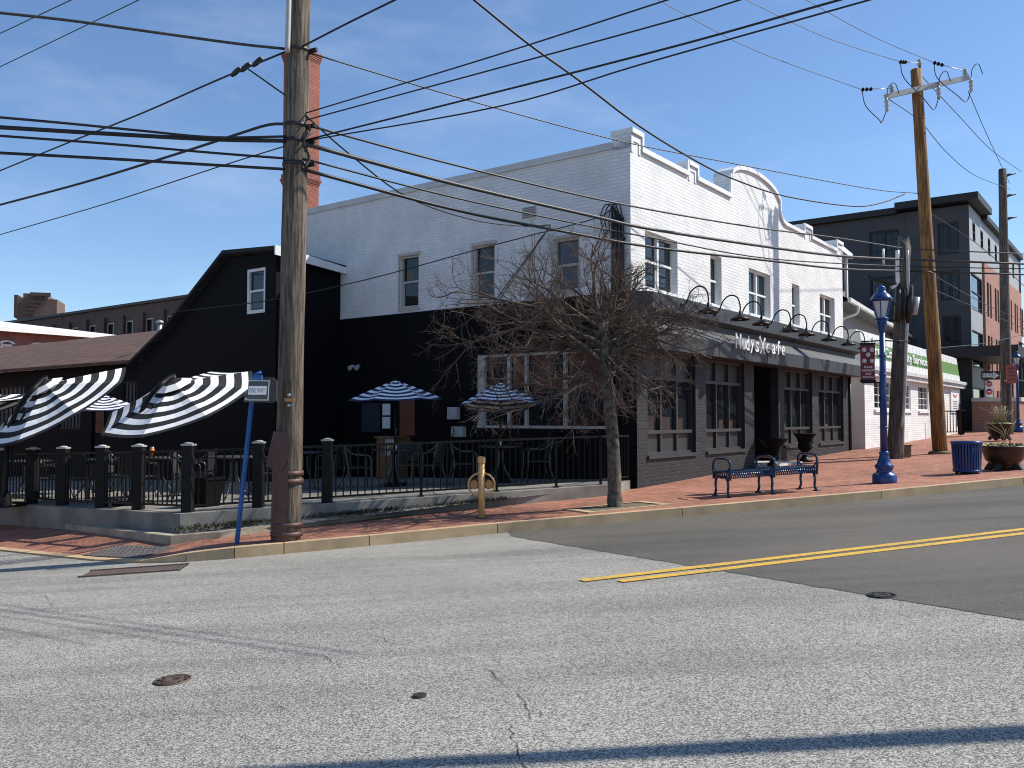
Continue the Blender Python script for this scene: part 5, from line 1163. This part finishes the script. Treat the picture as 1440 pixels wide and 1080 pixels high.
# litter bin
tb = ground(1360, 666); TB = thing('litter_bin', 'navy blue slatted litter bin beside the big brown planter', 'litter bin', tb)
mb = MB(); n = 30
for k in range(n):
    a = 2 * pi * k / n; c, s = cos(a), sin(a); mb.bar((.235 * c, .235 * s, .05), (.262 * c, .262 * s, .6), .034, .014, up=(c, s, 0))
mb.build('slats', 'blue_paint', TB)
mb = MB(); mb.lathe([(.2, .02), (.225, .06), (.245, .58), (.1, .6), (.09, .5)], 24, caps=False); mb.build('liner', 'black_metal', TB)
for z, r in ((.06, .25), (.6, .28)):
    mb = MB(); mb.lathe([(r - .02, -.025), (r, -.025), (r + .004, .02), (r - .05, .03)], 30, (0, 0, z), caps=False); mb.build('hoop', 'blue_paint', TB)
for a in (.5, 2.6, 4.7): mb = MB(); mb.lathe([(.03, -.04), (.025, .05)], 8, (.18 * cos(a), .18 * sin(a), 0)); mb.build('foot', 'black_metal', TB)
# bowls
def planter(label, c, R, h, tall):
    t = thing('planter', label, 'planter', c, .4, 'brown bowl planters on the plaza')
    mb = MB(); mb.lathe([(R * .5, .0), (R * .55, .05), (R * .58, .1), (R * .82, h * .4), (R * .95, h * .75), (R * .98, h * .93), (R * 1.03, h * .95), (R * 1.03, h), (R * .94, h), (R * .9, h * .9), (.01, h * .88)], 32, caps=False); mb.build('bowl', 'bowl', t)
    for k in range(4):
        a = k * pi / 2 + .3; mb = MB(); mb.bar((R * .5 * cos(a), R * .5 * sin(a), .14), (R * .78 * cos(a), R * .78 * sin(a), -.03), .12, .1); mb.build('foot', 'bowl', t)
    mb = MB(); mb.lathe([(R * .9, h * .88), (.01, h * .9)], 20, caps=False); mb.build('earth', 'soil', t)
    random.seed(int(R * 100)); pl_ = thing('bedding_plants', 'yellow and plum pansies with dry stalks in the ' + ('near' if tall < .5 else 'farther') + ' brown bowl planter', 'plants', (c[0], c[1], c[2] + h * .9), 0)
    for mt, nn in (('flower', 70), ('flower_dark', 50), ('leaf', 160)):
        mb = MB()
        for i in range(nn):
            r, a = R * .85 * sqrt(random.random()), random.random() * 6.28; p = Vector((r * cos(a), r * sin(a), random.uniform(.01, .09)))
            u = Vector((random.gauss(0, 1), random.gauss(0, 1), random.gauss(0, .6))).normalized(); v = u.orthogonal().normalized(); s = random.uniform(.018, .04)
            mb.quad([p + u * s, p + v * s, p - u * s, p - v * s])
        mb.build({'flower': 'petals', 'flower_dark': 'dark_petals', 'leaf': 'leaves'}[mt], mt, pl_)
    mb = MB()
    for i in range(6 if tall < .5 else 80):
        r, a = R * .5 * sqrt(random.random()), random.random() * 6.28; l = random.uniform(.3, .55) * (1 if tall < .5 else 1.3)
        mb.tube([(r * cos(a), r * sin(a), 0), (r * cos(a) + random.gauss(0, .04), r * sin(a) + random.gauss(0, .04), l * .6), (r * cos(a) + random.gauss(0, .12), r * sin(a) + random.gauss(0, .12), l)], .006, 4)
    mb.build('dry_stalks', 'stalk', pl_)
pc = ground(1412, 660); planter('big dark brown bowl planter with pansies, beside the blue litter bin', (pc.x, pc.y, gz(pc.x, pc.y)), .41, .47, .3)
pc = ground(1406, 617); planter('farther brown bowl planter full of straw coloured grass, in front of the far lamp', (pc.x, pc.y, gz(pc.x, pc.y)), .47, .55, .8)
# urns at the entrance
def urn(c, label, s, wide):
    t = thing('urn_planter', label, 'urn', c, 0, 'black urns at the cafe door'); W_ = wide
    mb = MB(); mb.lathe([(.17 * s, 0), (.17 * s, .05 * s), (.08 * s, .1 * s), (.06 * s, .2 * s), (.09 * s, .24 * s)], 20); mb.build('foot', 'black_metal', t)
    mb = MB(); mb.lathe([(.06 * s, .23 * s), (.14 * s, .3 * s), (.17 * s, .38 * s), (.15 * s, .45 * s), (.2 * s * W_, .58 * s), (.27 * s * W_, .66 * s), (.28 * s * W_, .69 * s), (.22 * s * W_, .68 * s), (.16 * s, .6 * s)], 24, caps=False); mb.build('bowl', 'black_paint', t)
    mb = MB(); mb.lathe([(.2 * s, .62 * s), (.01, .64 * s)], 14, caps=False); mb.build('earth', 'soil', t)
ux = B2W(6.25, -.55); urn((*ux, gz(*ux) + .02), 'broad black urn left of the cafe door behind the bench', 1.0, 1.35)
ux = B2W(8.05, -.75); urn((*ux, gz(*ux)), 'slim tall black urn right of the cafe door', 1.1, .95)
# signs
sb_ = ground(332, 765); stp = at(357, 535, sb_.y - .1)
SG = thing('one_way_sign', 'leaning blue post with a small black ONE WAY sign wrapped in clear plastic', 'street sign', sb_)
d = stp - sb_; mb = MB(); mb.bar((0, 0, -.1), d, .055, .03, up=(0, -1, 0)); mb.bar(Vector((0, -.02, -.1)), d + Vector((0, -.02, 0)), .025, .02, up=(0, -1, 0)); mb.build('post', 'sign_blue', SG)
c = at(364, 549, sb_.y - .17) - sb_; mb = MB(); w, h = .13, .135
fnS = lambda x, y, z: (c.x + x + z * .06, c.y + y + x * .25, c.z + z)
mb.box(-w, w, -.006, .006, -h, h, fn=fnS); mb.build('plate', 'sign_black', SG)
mb = MB(); mb.box(-w, w, -.009, -.0065, h - .016, h - .008, fn=fnS); mb.box(-w, w, -.009, -.0065, -h + .008, -h + .016, fn=fnS); mb.box(w - .016, w - .008, -.009, -.0065, -h + .016, h - .016, fn=fnS); mb.box(-w * .95, w * .72, -.0085, -.0066, -.055, .055, fn=fnS); mb.build('white_arrow', 'sign_white', SG)
o = textmesh('lettering', 'ONE WAY', .085, 'sign_black', SG, (c.x - .02, c.y - .013, c.z - .028), (pi / 2, 0, .245), .0012); o.scale = (.5, 1, 1)
pls, npl, bpl = newmat('clear plastic film'); bpl.inputs['Base Color'].default_value = (.9, .9, .9, 1); bpl.inputs['Roughness'].default_value = .15; bpl.inputs['Alpha'].default_value = .06; M['film'] = pls
mb = MB(); random.seed(2)
fl = [(-.16, -.15), (.17, -.16), (.22, -.14), (.21, .12), (.16, .17), (-.14, .16)]
for (x0, z0), (x1, z1) in zip(fl, fl[1:] + fl[:1]): mb.quad([fnS(x0, -.03, z0), fnS(x1, -.03, z1), fnS(x1, .04, z1), fnS(x0, .04, z0)])
mb.quad([fnS(x, -.03, z) for x, z in fl]); mb.build('plastic_wrap', 'film', SG)
mb = MB(); tp_ = at(362, 531, sb_.y - .17) - sb_; mb.box(tp_.x - .06, tp_.x + .06, tp_.y - .03, tp_.y + .03, tp_.z - .03, tp_.z + .03); mb.tube([(tp_.x - .05, tp_.y, tp_.z + .03), (tp_.x + .05, tp_.y - .01, tp_.z + .07)], .02, 6); mb.build('clamp', 'sign_blue', SG)
c = at(375, 561, sb_.y + .1) - sb_; mb = MB(); mb.box(c.x - .28, c.x + .02, c.y - .01, c.y + .01, c.z - .01, c.z + .012); mb.build('sign_brace', 'steel', SG)
s2 = at(1391, 600, 44.5); s2.z = gz(s2.x, s2.y)
SR = thing('one_way_sign', 'far thin post with a white ONE WAY arrow above a red DO NOT ENTER plate', 'street sign', s2)
mb = MB(); z1 = at(1392, 515, s2.y).z - s2.z; mb.tube([(0, 0, 0), (0, 0, z1)], .035, 8); mb.build('post', 'steel', SR)
q0, q1 = at(1379, 534, s2.y) - s2, at(1405, 522, s2.y) - s2
mb = MB(); mb.box(q0.x, q1.x, -.07, -.05, q0.z, q1.z); mb.build('arrow_plate', 'sign_black', SR)
mb = MB(); zc_ = (q0.z + q1.z) / 2; hh = (q1.z - q0.z) / 2
mb.prism([(q0.x + .05, zc_ - hh * .45), (q1.x - .35, zc_ - hh * .45), (q1.x - .35, zc_ - hh * .85), (q1.x - .05, zc_), (q1.x - .35, zc_ + hh * .85), (q1.x - .35, zc_ + hh * .45), (q0.x + .05, zc_ + hh * .45)], lambda u, v, d: (u, d, v), -.085, -.0705); mb.build('white_arrow', 'sign_white', SR)
o = textmesh('lettering', 'ONE WAY', hh * 1.0, 'sign_black', SR, ((q0.x + q1.x - .3) / 2, -.088, zc_ - hh * .33), (pi / 2, 0, 0), .001); o.scale = (.75, 1, 1)
q0, q1 = at(1388, 545, s2.y) - s2, at(1397, 526.5 + 9, s2.y) - s2
mb = MB(); w = .17 * 1.1; zc_ = at(1392, 540, s2.y).z - s2.z; zc2 = at(1392, 551, s2.y).z - s2.z
mb.box(-w, w, -.07, -.05, zc2 - .28, zc_ + .16); mb.build('white_plate', 'sign_white', SR)
mb = MB(); 
for zz, rr in ((zc_, .15), (zc2, .16)):
    b0 = len(mb.v); mb.lathe([(.001, 0), (rr, 0), (rr, .01), (.001, .01)], 18, caps=False); mb.v[b0:] = [(x, -.0705 - z, y + zz) for x, y, z in mb.v[b0:]]
mb.build('red_disc', 'sign_red', SR)
mb = MB(); mb.box(-.1, .1, -.086, -.081, zc2 - .025, zc2 + .025); mb.box(-.1, .1, -.086, -.081, zc_ - .02, zc_ + .02); mb.build('white_bar', 'sign_white', SR)
q0, q1 = at(1415, 539, fp.y - .3) - fp, at(1429, 513, fp.y - .3) - fp
t = thing('rust_plaque', 'rust red lettered plaque fixed to the far grey pole', 'plaque', fp); mb = MB(); mb.box(q0.x, q1.x, q0.y - .02, q0.y + .02, q0.z, q1.z); mb.build('plate', 'plaque', t)
mb = MB()
for k in range(4): z = q0.z + (q1.z - q0.z) * (.18 + k * .2); mb.box(q0.x + .06, q1.x - .06, q0.y - .026, q0.y - .0205, z, z + .05)
mb.build('faded_lines', 'casing', t)
mb = MB(); mb.box(q0.x, q0.x + .02, q0.y, .0, q0.z + .1, q0.z + .14); mb.build('bracket', 'steel', t)
rl = at(1341, 610, 37); t = thing('black_railing', 'short black railing with a tall post at the far end of the white office', 'railing', (rl.x, rl.y, gz(rl.x, rl.y)), radians(10))
mb = MB(); mb.box(-.75, .35, -.02, .02, 1.0, 1.05); mb.box(-.75, .35, -.02, .02, .12, .16); mb.build('rail', 'black_metal', t)
for k in range(8): mb = MB(); mb.box(-.72 + k * .14, -.695 + k * .14, -.012, .012, .16, 1.0); mb.build('bar', 'black_metal', t)
for x, h in ((-.75, 1.1), (.35, 1.35)): mb = MB(); mb.box(x - .03, x + .03, -.03, .03, 0, h); mb.build('post', 'black_metal', t)
t = thing('black_bin', 'black plastic wheeled bin behind the short black railing', 'bin', (rl.x + .48, rl.y + .3, gz(rl.x, rl.y)), .3); mb = MB(); mb.lathe([(.17, .02), (.22, .95), (.25, .96), (.25, 1.0)], 4); mb.build('body', 'black_paint', t); mb = MB(); mb.lathe([(.26, 1.0), (.24, 1.07), (.02, 1.09)], 4); mb.build('lid', 'black_paint', t)

# ------------------------------------------------------------------ patio fence
def fence(name, label, dirv, ks, slope, endk):
    t = thing(name, label, 'fence', (P0.x, P0.y, 0)); D2 = Vector((dirv.x, dirv.y))
    zf = lambda k: pz(P0.x + D2.x * k, P0.y + D2.y * k)
    for k in ks:
        c = D2 * k; mb = MB(); z = zf(k); mb.box(c.x - .075, c.x + .075, c.y - .075, c.y + .075, z - .02, z + .96); p = mb.build('post', 'post_paint', t, bevel=.006)
        mb = MB(); mb.box(c.x - .085, c.x + .085, c.y - .085, c.y + .085, z + .962, z + .985); mb.lathe([(.085, .985), (.05, 1.005), (.001, 1.012)], 12, (c.x, c.y, z)); mb.build('post_cap', 'cap_pale', p)
    al = sorted(ks) + ([endk] if endk > max(ks) + .2 else [])
    me = None
    for a, b in zip(al, al[1:]):
        A_, B_ = D2 * (a + .08), D2 * (b - (.08 if b in ks else 0)); za, zb = zf(a), zf(b)
        mb = MB(); mb.bar((A_.x, A_.y, za + .88), (B_.x, B_.y, zb + .88), .045, .035); mb.build('top_rail', 'black_metal', t)
        mb = MB(); mb.bar((A_.x, A_.y, za + .09), (B_.x, B_.y, zb + .09), .03, .03); mb.build('bottom_rail', 'black_metal', t)
        n = int((b - a - .16) / .115); 
        for i in range(n):
            f = (i + .5) / n; c = A_.lerp(B_, f); z = za + (zb - za) * f
            if me is None:
                mb = MB(); mb.box(-.009, .009, -.009, .009, .1, .87); o = mb.build('baluster', 'black_metal', t); me = o.data
            else: o = bpy.data.objects.new('baluster', me); COL.objects.link(o); o.parent = t
            o.location = (c.x, c.y, z)
        if b - a > 2.5:
            for f in (.3, .58, .82):
                c = A_.lerp(B_, f); z = za + (zb - za) * f; mb = MB(); mb.box(c.x - .022, c.x + .022, c.y - .022, c.y + .022, z, z + .9); mb.box(c.x - .05, c.x + .05, c.y - .05, c.y + .05, z - .005, z + .02); mb.build('rail_post', 'black_metal', t)
    return t
fence('patio_fence', 'black patio fence along the pavement from the corner post to the cafe', FD, [0, 1.0, 2.05], .02, 7.1)
fence('patio_fence', 'black patio fence running back along the side street with pale capped posts', LD, [1.32, 2.42, 3.7, 4.8, 6.05, 7.3], -.033, 8.5)
t = bpy.data.objects.get('patio_fence.001')
# link the side run to the corner post
D2 = LD; mb = MB(); mb.bar((LD.x * .08, LD.y * .08, pz(*P0) + .88), (LD.x * 1.25, LD.y * 1.25, pz(*(P0 + LD * 1.25)) + .88), .045, .035); mb.build('top_rail', 'black_metal', t)
mb = MB(); mb.bar((LD.x * .08, LD.y * .08, pz(*P0) + .09), (LD.x * 1.25, LD.y * 1.25, pz(*(P0 + LD * 1.25)) + .09), .03, .03); mb.build('bottom_rail', 'black_metal', t)
bal = bpy.data.objects['baluster'].data
for i in range(9): o = bpy.data.objects.new('baluster', bal); COL.objects.link(o); o.parent = t; c = LD * (.16 + i * .125); o.location = (c.x, c.y, pz(*(P0 + c)))
rp_ = thing('return_fence', 'short black railing closing the patio against the cafe corner', 'fence', (PE.x, PE.y, 0)); e2 = Vector((2.28, 17.0)) - PE; z = pz(*PE)
mb = MB(); mb.bar((0, 0, z + .88), (e2.x, e2.y, z + .87), .045, .035); mb.build('top_rail', 'black_metal', rp_); mb = MB(); mb.bar((0, 0, z + .09), (e2.x, e2.y, z + .08), .03, .03); mb.build('bottom_rail', 'black_metal', rp_)
for i in range(10): o = bpy.data.objects.new('baluster', bal); COL.objects.link(o); o.parent = rp_; c = e2 * ((i + .5) / 10); o.location = (c.x, c.y, z)
for f in (0, .97): mb = MB(); c = e2 * f; mb.box(c.x - .022, c.x + .022, c.y - .022, c.y + .022, z - .01, z + .9); mb.build('rail_post', 'black_metal', rp_)

# ------------------------------------------------------------------ umbrellas
def canopy(t, R, drop, nseg, bands, mats, M4, sag=.04, vent=True, valance=.1):
    mb = MB(); sub = 4
    rings = []
    nb = len(bands)
    edges = [0.0]
    for w in bands: edges.append(edges[-1] + w)
    tot = edges[-1]; edges = [e / tot for e in edges]
    def pt(r, a):
        k = a / (2 * pi / nseg); f = k - math.floor(k); half = pi / nseg
        rad = r * R * cos(half) / cos((f - .5) * 2 * half); s = 1 - (2 * f - 1) ** 2
        return M4 @ Vector((rad * cos(a), rad * sin(a), -drop * (r ** 1.12) - sag * s * r * (1 - r) * 2 - sag * .5 * s * r))
    for i in range(nb):
        mi = i % 2
        for k in range(nseg * sub):
            a0, a1 = 2 * pi * k / (nseg * sub), 2 * pi * (k + 1) / (nseg * sub)
            P = [pt(edges[i], a0), pt(edges[i], a1), pt(edges[i + 1], a1), pt(edges[i + 1], a0)]
            mb.quad(P if edges[i] > 0 else [P[0], P[2], P[3]], mi)
    cn = mb.build('canopy', mats, t)
    if vent:
        mb = MB()
        for k in range(nseg):
            a0, a1 = 2 * pi * k / nseg, 2 * pi * (k + 1) / nseg
            for j, (r0, r1, z0, z1) in enumerate(((.01, .13, .1, .04), (.13, .24, .04, -.03))):
                P = [M4 @ Vector((R * r0 * cos(a0), R * r0 * sin(a0), z0)), M4 @ Vector((R * r0 * cos(a1), R * r0 * sin(a1), z0)), M4 @ Vector((R * r1 * cos(a1), R * r1 * sin(a1), z1)), M4 @ Vector((R * r1 * cos(a0), R * r1 * sin(a0), z1))]
                mb.quad(P, 1 if j == 0 else 0)
        mb.build('vent_flap', mats, cn)
    for k in range(nseg):
        mb = MB(); a = 2 * pi * k / nseg; mb.tube([M4 @ Vector((.03, 0, -.06)), M4 @ Vector((R * .99 * cos(a), R * .99 * sin(a), -drop - .015))], .009, 5); mb.build('rib', 'black_metal', t)
    return cn
def axis_matrix(loc, axis, rot):
    z = Vector(axis).normalized(); x = Vector((0, 1, 0)).cross(z).normalized(); y = z.cross(x)
    return Matrix.Translation(loc) @ Matrix((x, y, z)).transposed().to_4x4() @ Matrix.Rotation(rot, 4, 'Z')
def canti(label, apex_px, D, axis, rot, arm_px, base_px, R=1.62, drop=.42):
    hub = at(apex_px[0], apex_px[1], D); bp = at(base_px[0], base_px[1], D - .5); bp.z = pz(bp.x, bp.y)
    t = thing('cantilever_umbrella', label, 'umbrella', bp, 0, 'black and white striped cantilever umbrellas'); L4 = Matrix.Translation(-bp)
    canopy(t, R, drop, 8, [.17] + [.1] * 7 + [.085, .055], ['fabric_white', 'fabric_black'], L4 @ axis_matrix(hub, axis, rot), .05)
    P = [Vector((0, 0, 0)), Vector((0, 0, .7))] + [at(x, y, D - .35) - bp for x, y in arm_px] + [hub - bp + Vector((0, 0, .14))]
    mb = MB(); mb.tube(catmull(P, 6), .042, 10); mb.build('mast', 'black_metal', t)
    h = hub - bp; mb = MB(); mb.tube([h + Vector((0, 0, .17)), h + Vector((.02, 0, .0))], [.05, .06], 10); mb.build('hub', 'black_metal', t)
    mb = MB(); mb.tube(catmull([Vector((.09, 0, .75))] + [at(x + 7, y + 10, D - .4) - bp for x, y in arm_px[:3]], 5), .02, 8); mb.build('tilt_strut', 'black_metal', t)
    mb = MB(); mb.lathe([(.33, 0), (.33, .05), (.1, .07), (.06, .25)], 20); mb.build('base', 'black_metal', t); return t
canti('black and white striped cantilever umbrella nearest the blue sign post', (243, 540), 15.0, (-.214, -.407, .888), .591, [(192, 606), (198, 582), (210, 559), (226, 541)], (188, 690), 1.38, .34)
canti('black and white striped cantilever umbrella under the brown roof edge, left of the nearest one', (63, 542), 15.6, (-.364, -.429, .827), .552, [(12, 610), (20, 586), (31, 565), (46, 548)], (8, 690), 1.35, .44)
canti('black and white striped cantilever umbrella mostly outside the left edge', (-74, 560), 16.4, (-.3, -.12, .95), .3, [(-120, 625), (-112, 600), (-98, 578), (-84, 564)], (-124, 690), 1.56)
def market(label, px, py, D, R, drop, axis=(0, 0, 1), rot=0):
    hub = at(px, py, D); fl = pz(hub.x, hub.y); t = thing('market_umbrella', label, 'umbrella', (hub.x, hub.y, fl), 0, 'navy and white striped table umbrellas'); b0 = Vector((hub.x, hub.y, fl))
    canopy(t, R, drop, 6, [.1] + [.075] * 11, ['fabric_white', 'fabric_navy'], Matrix.Translation(-b0) @ axis_matrix(hub, axis, rot), .05, vent=False)
    mb = MB(); mb.tube([(0, 0, 0), hub - b0 + Vector((0, 0, .05))], .02, 8); mb.build('pole', 'black_metal', t); mb = MB(); mb.lathe([(.22, 0), (.22, .06), (.05, .1), (.03, .3)], 16); mb.build('base', 'black_metal', t); return t
market('navy and white striped umbrella alone before the black wall, middle of the patio', 556, 535, 17.4, .95, .38, (-.02, -.03, 1), radians(10))
market('navy and white striped umbrella in front of the big side window beside the tree', 704, 538, 17.5, .86, .46, (.0, .12, 1), radians(-62))
market('navy and white striped umbrella half hidden between the two big striped canopies', 148, 556, 18.5, .8, .32, (-.02, 0, 1), radians(20))

# ------------------------------------------------------------------ tables and chairs
def make_table():
    t = thing('patio_table', 'x', 'table'); mb = MB(); mb.lathe([(.001, .71), (.42, .71), (.43, .725), (.42, .74), (.001, .742)], 24, caps=False); mb.build('top', 'table_top', t)
    for k in range(4): a = k * pi / 2 + .6; mb = MB(); mb.tube(catmull([(.06 * cos(a), .06 * sin(a), .7), (.08 * cos(a), .08 * sin(a), .35), (.3 * cos(a), .3 * sin(a), .0)], 4), .016, 6); mb.build('leg', 'chair_metal', t)
    return t
def make_chair():
    t = thing('patio_chair', 'x', 'chair')
    mb = MB(); P = [(-.21, -.2), (.21, -.2), (.2, .21), (-.2, .21)]; mb.prism(P, lambda u, v, d: (u, v, d), .4, .425); mb.build('seat', 'seat', t)
    mb = MB()
    for i in range(6):
        for j in range(3):
            f = lambda u, v: ((u - .5) * .4, .21 + .1 * v + .05 * (1 - (2 * u - 1) ** 2), .46 + .38 * v + .04 * (1 - (2 * u - 1) ** 2) * v)
            u0, u1, v0, v1 = i / 6, (i + 1) / 6, j / 3, (j + 1) / 3
            for dy in (0, .012): q = [f(a, b) for a, b in ((u0, v0), (u1, v0), (u1, v1), (u0, v1))]; mb.quad([(x, y + dy, z) for x, y, z in q], sm=True)
    mb.build('backrest', 'seat', t)
    for s in (-1, 1):
        mb = MB(); mb.tube(catmull([(s * .26, -.24, 0), (s * .245, -.21, .3), (s * .25, -.2, .58), (s * .25, -.12, .655), (s * .25, .08, .66), (s * .225, .27, .78), (s * .2, .32, .86)], 5), .014, 7); mb.build('arm', 'chair_metal', t)
        mb = MB(); mb.tube(catmull([(s * .2, .32, .86), (s * .215, .24, .5), (s * .22, .24, .3), (s * .25, .34, 0)], 5), .014, 7); mb.build('rear_leg', 'chair_metal', t)
    mb = MB(); mb.bar((-.25, -.2, .4), (.25, -.2, .4), .02, .02); mb.bar((-.215, .22, .4), (.215, .22, .4), .02, .02); mb.build('crossbar', 'chair_metal', t); return t
T0 = CH0 = None
tabs = [(555, 17.3, 'under the lone navy umbrella'), (704, 17.4, 'before the big side window'), (330, 15.3, 'near the blue sign post'), (225, 16.6, 'below the nearest striped canopy'), (130, 16.2, 'below the brown roof'), (430, 17.6, 'behind the thick near pole'), (40, 17.2, 'at the far left')]
seats = {0: [(200, 'left'), (-20, 'right'), (80, 'far')], 1: [(190, 'left'), (10, 'right')], 2: [(-10, 'right'), (190, 'left')], 3: [(0, 'right'), (180, 'left'), (265, 'near')], 4: [(-20, 'right'), (200, 'left'), (280, 'near')], 5: [(-30, 'right'), (200, 'left')], 6: [(0, 'right'), (200, 'left')]}
for i, (px, D, lab) in enumerate(tabs):
    x = (px - 720) / F * D; z = pz(x, D); lb_ = 'round dark patio table ' + lab
    if T0 is None: T0 = make_table(); T0.location = (x, D, z); T0['label'] = lb_; T0['group'] = 'round patio tables'
    else: dup(T0, (x, D, z), i * .4, lb_)
    for a, w in seats[i]:
        r = .72 if w != 'near' else .75; cx, cy = x + r * cos(radians(a)), D + r * sin(radians(a)); lc = 'metal patio chair at the %s side of the table %s' % (w, lab)
        rz = radians(a) - pi / 2
        if CH0 is None: CH0 = make_chair(); CH0.location = (cx, cy, pz(cx, cy)); CH0.rotation_euler = (0, 0, rz); CH0['label'] = lc; CH0['group'] = 'patio chairs'
        else: dup(CH0, (cx, cy, pz(cx, cy)), rz, lc)
def tablething(name, label, cat, ti, dx, dy, prof, mat, lidmat=None):
    px, D, _ = tabs[ti]; x = (px - 720) / F * D + dx; y = D + dy; t = thing(name, label, cat, (x, y, pz((px - 720) / F * D, D) + .742)); mb = MB(); mb.lathe(prof, 10); mb.build('body', mat, t)
    z = prof[-1][1]; mb = MB(); mb.lathe([(prof[-1][0], z), (prof[-1][0] + .004, z + .02), (.005, z + .025)], 10, caps=False); mb.build('lid', lidmat or 'steel', t)
tablething('sauce_bottle', 'orange bottle on the table under the lone navy umbrella', 'bottle', 0, -.06, -.1, [(.028, 0), (.03, .1), (.015, .15)], 'orange')
tablething('salt_shaker', 'small clear shaker on the table under the lone navy umbrella', 'shaker', 0, .05, -.1, [(.02, 0), (.018, .07)], 'frost')
tablething('table_lantern', 'glowing orange glass lantern on the table below the nearest striped canopy', 'lantern', 3, -.1, -.1, [(.05, 0), (.055, .12), (.04, .17)], 'orange')
tablething('salt_shaker', 'pale shaker on the table before the big side window', 'shaker', 1, .0, -.08, [(.02, 0), (.018, .09)], 'frost')
x, y = P0 + FD * .32 - LD * -.35; q = at(290, 690, 13.6); t = thing('patio_planter_pot', 'tall black square planter pot behind the corner fence post', 'planter', (q.x, q.y, pz(q.x, q.y)), .3)
mb = MB(); mb.lathe([(.2, 0), (.27, .42), (.29, .42), (.29, .46), (.24, .46), (.23, .4)], 4, caps=False, sm=False); mb.build('pot', 'black_paint', t); mb = MB(); mb.lathe([(.23, .4), (.01, .41)], 4, caps=False); mb.build('earth', 'soil', t)
q = at(572, 640, 17.4); t = thing('host_stand', 'brown and pale wooden stand by the side door beyond the lone navy umbrella', 'host stand', (*B2W(-.5, 6.1), pz(*B2W(-.5, 6.1))), FZ)
mb = MB(); mb.box(-.2, .2, -.3, .3, 0, .95); mb.build('body', 'wood_panel', t); mb = MB(); mb.box(-.25, .25, -.34, .34, .952, .99); mb.build('top', 'wood_panel', t); mb = MB(); mb.box(-.215, -.2005, -.28, .0, .55, .93); mb.build('notice', 'grey_plastic', t)

# ------------------------------------------------------------------ street tree
def tree():
    random.seed(21); b = ground(865, 713); t = thing('bare_tree', 'leafless street tree with a dense reddish twig crown in front of the cafe corner', 'tree', b)
    def rel(px, py, dy=0): return at(px, py, b.y + dy) - b
    tr = [rel(865, 716), rel(864, 690), rel(863, 640), rel(859, 590), rel(854, 545), rel(851, 512), rel(850, 485), rel(846, 455), rel(838, 425), rel(835, 395), rel(838, 370)]
    rad = [.125, .108, .1, .098, .098, .095, .08, .055, .035, .022, .01]
    P = catmull(tr, 4); R_ = []
    for i in range(len(P)): f = i / 4; k = min(int(f), len(rad) - 2); R_.append(rad[k] + (rad[k + 1] - rad[k]) * (f - k))
    mb = MB(); mb.tube(P, R_, 14); mb.v = [(x + random.gauss(0, .004), y + random.gauss(0, .004), z) for x, y, z in mb.v]; mb.build('trunk', 'bark', t)
    limbs = MB(); twigs = MB()
    def grow(p, d, ln, r, lev, droop):
        n = 5 if lev < 2 else 4; pts = [p]; rr = [r]; cur = p.copy(); dd = d.copy()
        for i in range(n):
            dd = (dd + Vector((random.gauss(0, .16), random.gauss(0, .16), random.gauss(0, .13) + droop))).normalized()
            cur = cur + dd * (ln / n); pts.append(cur.copy()); rr.append(max(.0019, r * (1 - .72 * (i + 1) / n)))
        (limbs if lev < 1 else twigs).tube(pts, rr, 6 if lev < 1 else (4 if lev < 2 else 3), caps=False)
        if lev >= 3: return
        nb = {0: 9, 1: 6, 2: 4}[lev]
        for i in range(nb):
            f = random.uniform(.18, 1.0); k = min(int(f * n), n - 1); q = pts[k].lerp(pts[k + 1], f * n - k)
            base = (pts[k + 1] - pts[k]).normalized(); side = base.orthogonal().normalized(); side = Matrix.Rotation(random.uniform(0, 6.28), 3, base) @ side
            nd = (base * random.uniform(.5, .95) + side * random.uniform(.5, .95)).normalized()
            grow(q, nd, ln * random.uniform(.34, .6) * (1.1 - .35 * f), max(.0026, r * random.uniform(.3, .48)), lev + 1, random.uniform(-.05, .05))
    heads = [(.0, P[20]), (.12, P[22]), (.3, P[24]), (.45, P[26]), (.6, P[28]), (.8, P[31]), (1, P[34])]
    for i in range(26):
        k = random.choice([18, 19, 20, 20, 21, 21, 22, 22, 23, 24, 25, 26, 27, 28, 30, 32]); p = P[k]; f = (k - 18) / 15; a = i * 2.4 + random.gauss(0, .3); el = -.12 + f * 1.1 + random.gauss(0, .18)
        d = Vector((cos(a) * cos(el), sin(a) * cos(el), sin(el))); ln = random.uniform(1.5, 2.25) * (1 - .5 * f)
        if d.x < -.3: ln *= 1.12
        if d.x > .3: ln *= .82
        grow(p, d, ln, .042 * (1 - .5 * f), 0, .03 if el < .35 else -.02)
    for i in range(9):                       # low drooping shoots
        p = P[random.randint(18, 22)]; a = random.uniform(0, 6.28); grow(p, Vector((cos(a), sin(a), -.25)).normalized(), random.uniform(.8, 1.35), .016, 1, -.1)
    for x, y, dy in ((620, 455, -.3), (660, 420, .4), (690, 385, -.5), (740, 352, .3), (806, 338, 0), (868, 345, .3), (930, 395, -.3), (968, 430, .2), (1000, 470, -.4), (1008, 500, .3), (955, 560, -.5), (770, 590, -.4), (640, 492, .4)):
        e = rel(x, y, dy); p = P[random.randint(20, 30)]; d = (e - p); grow(p, (d + Vector((0, 0, d.length * .12))).normalized(), d.length * .93, .03, 0, -.012)
    limbs.build('limbs', 'bark', t); twigs.build('twigs', 'twig', t); return len(twigs.f)
tree()
# small things
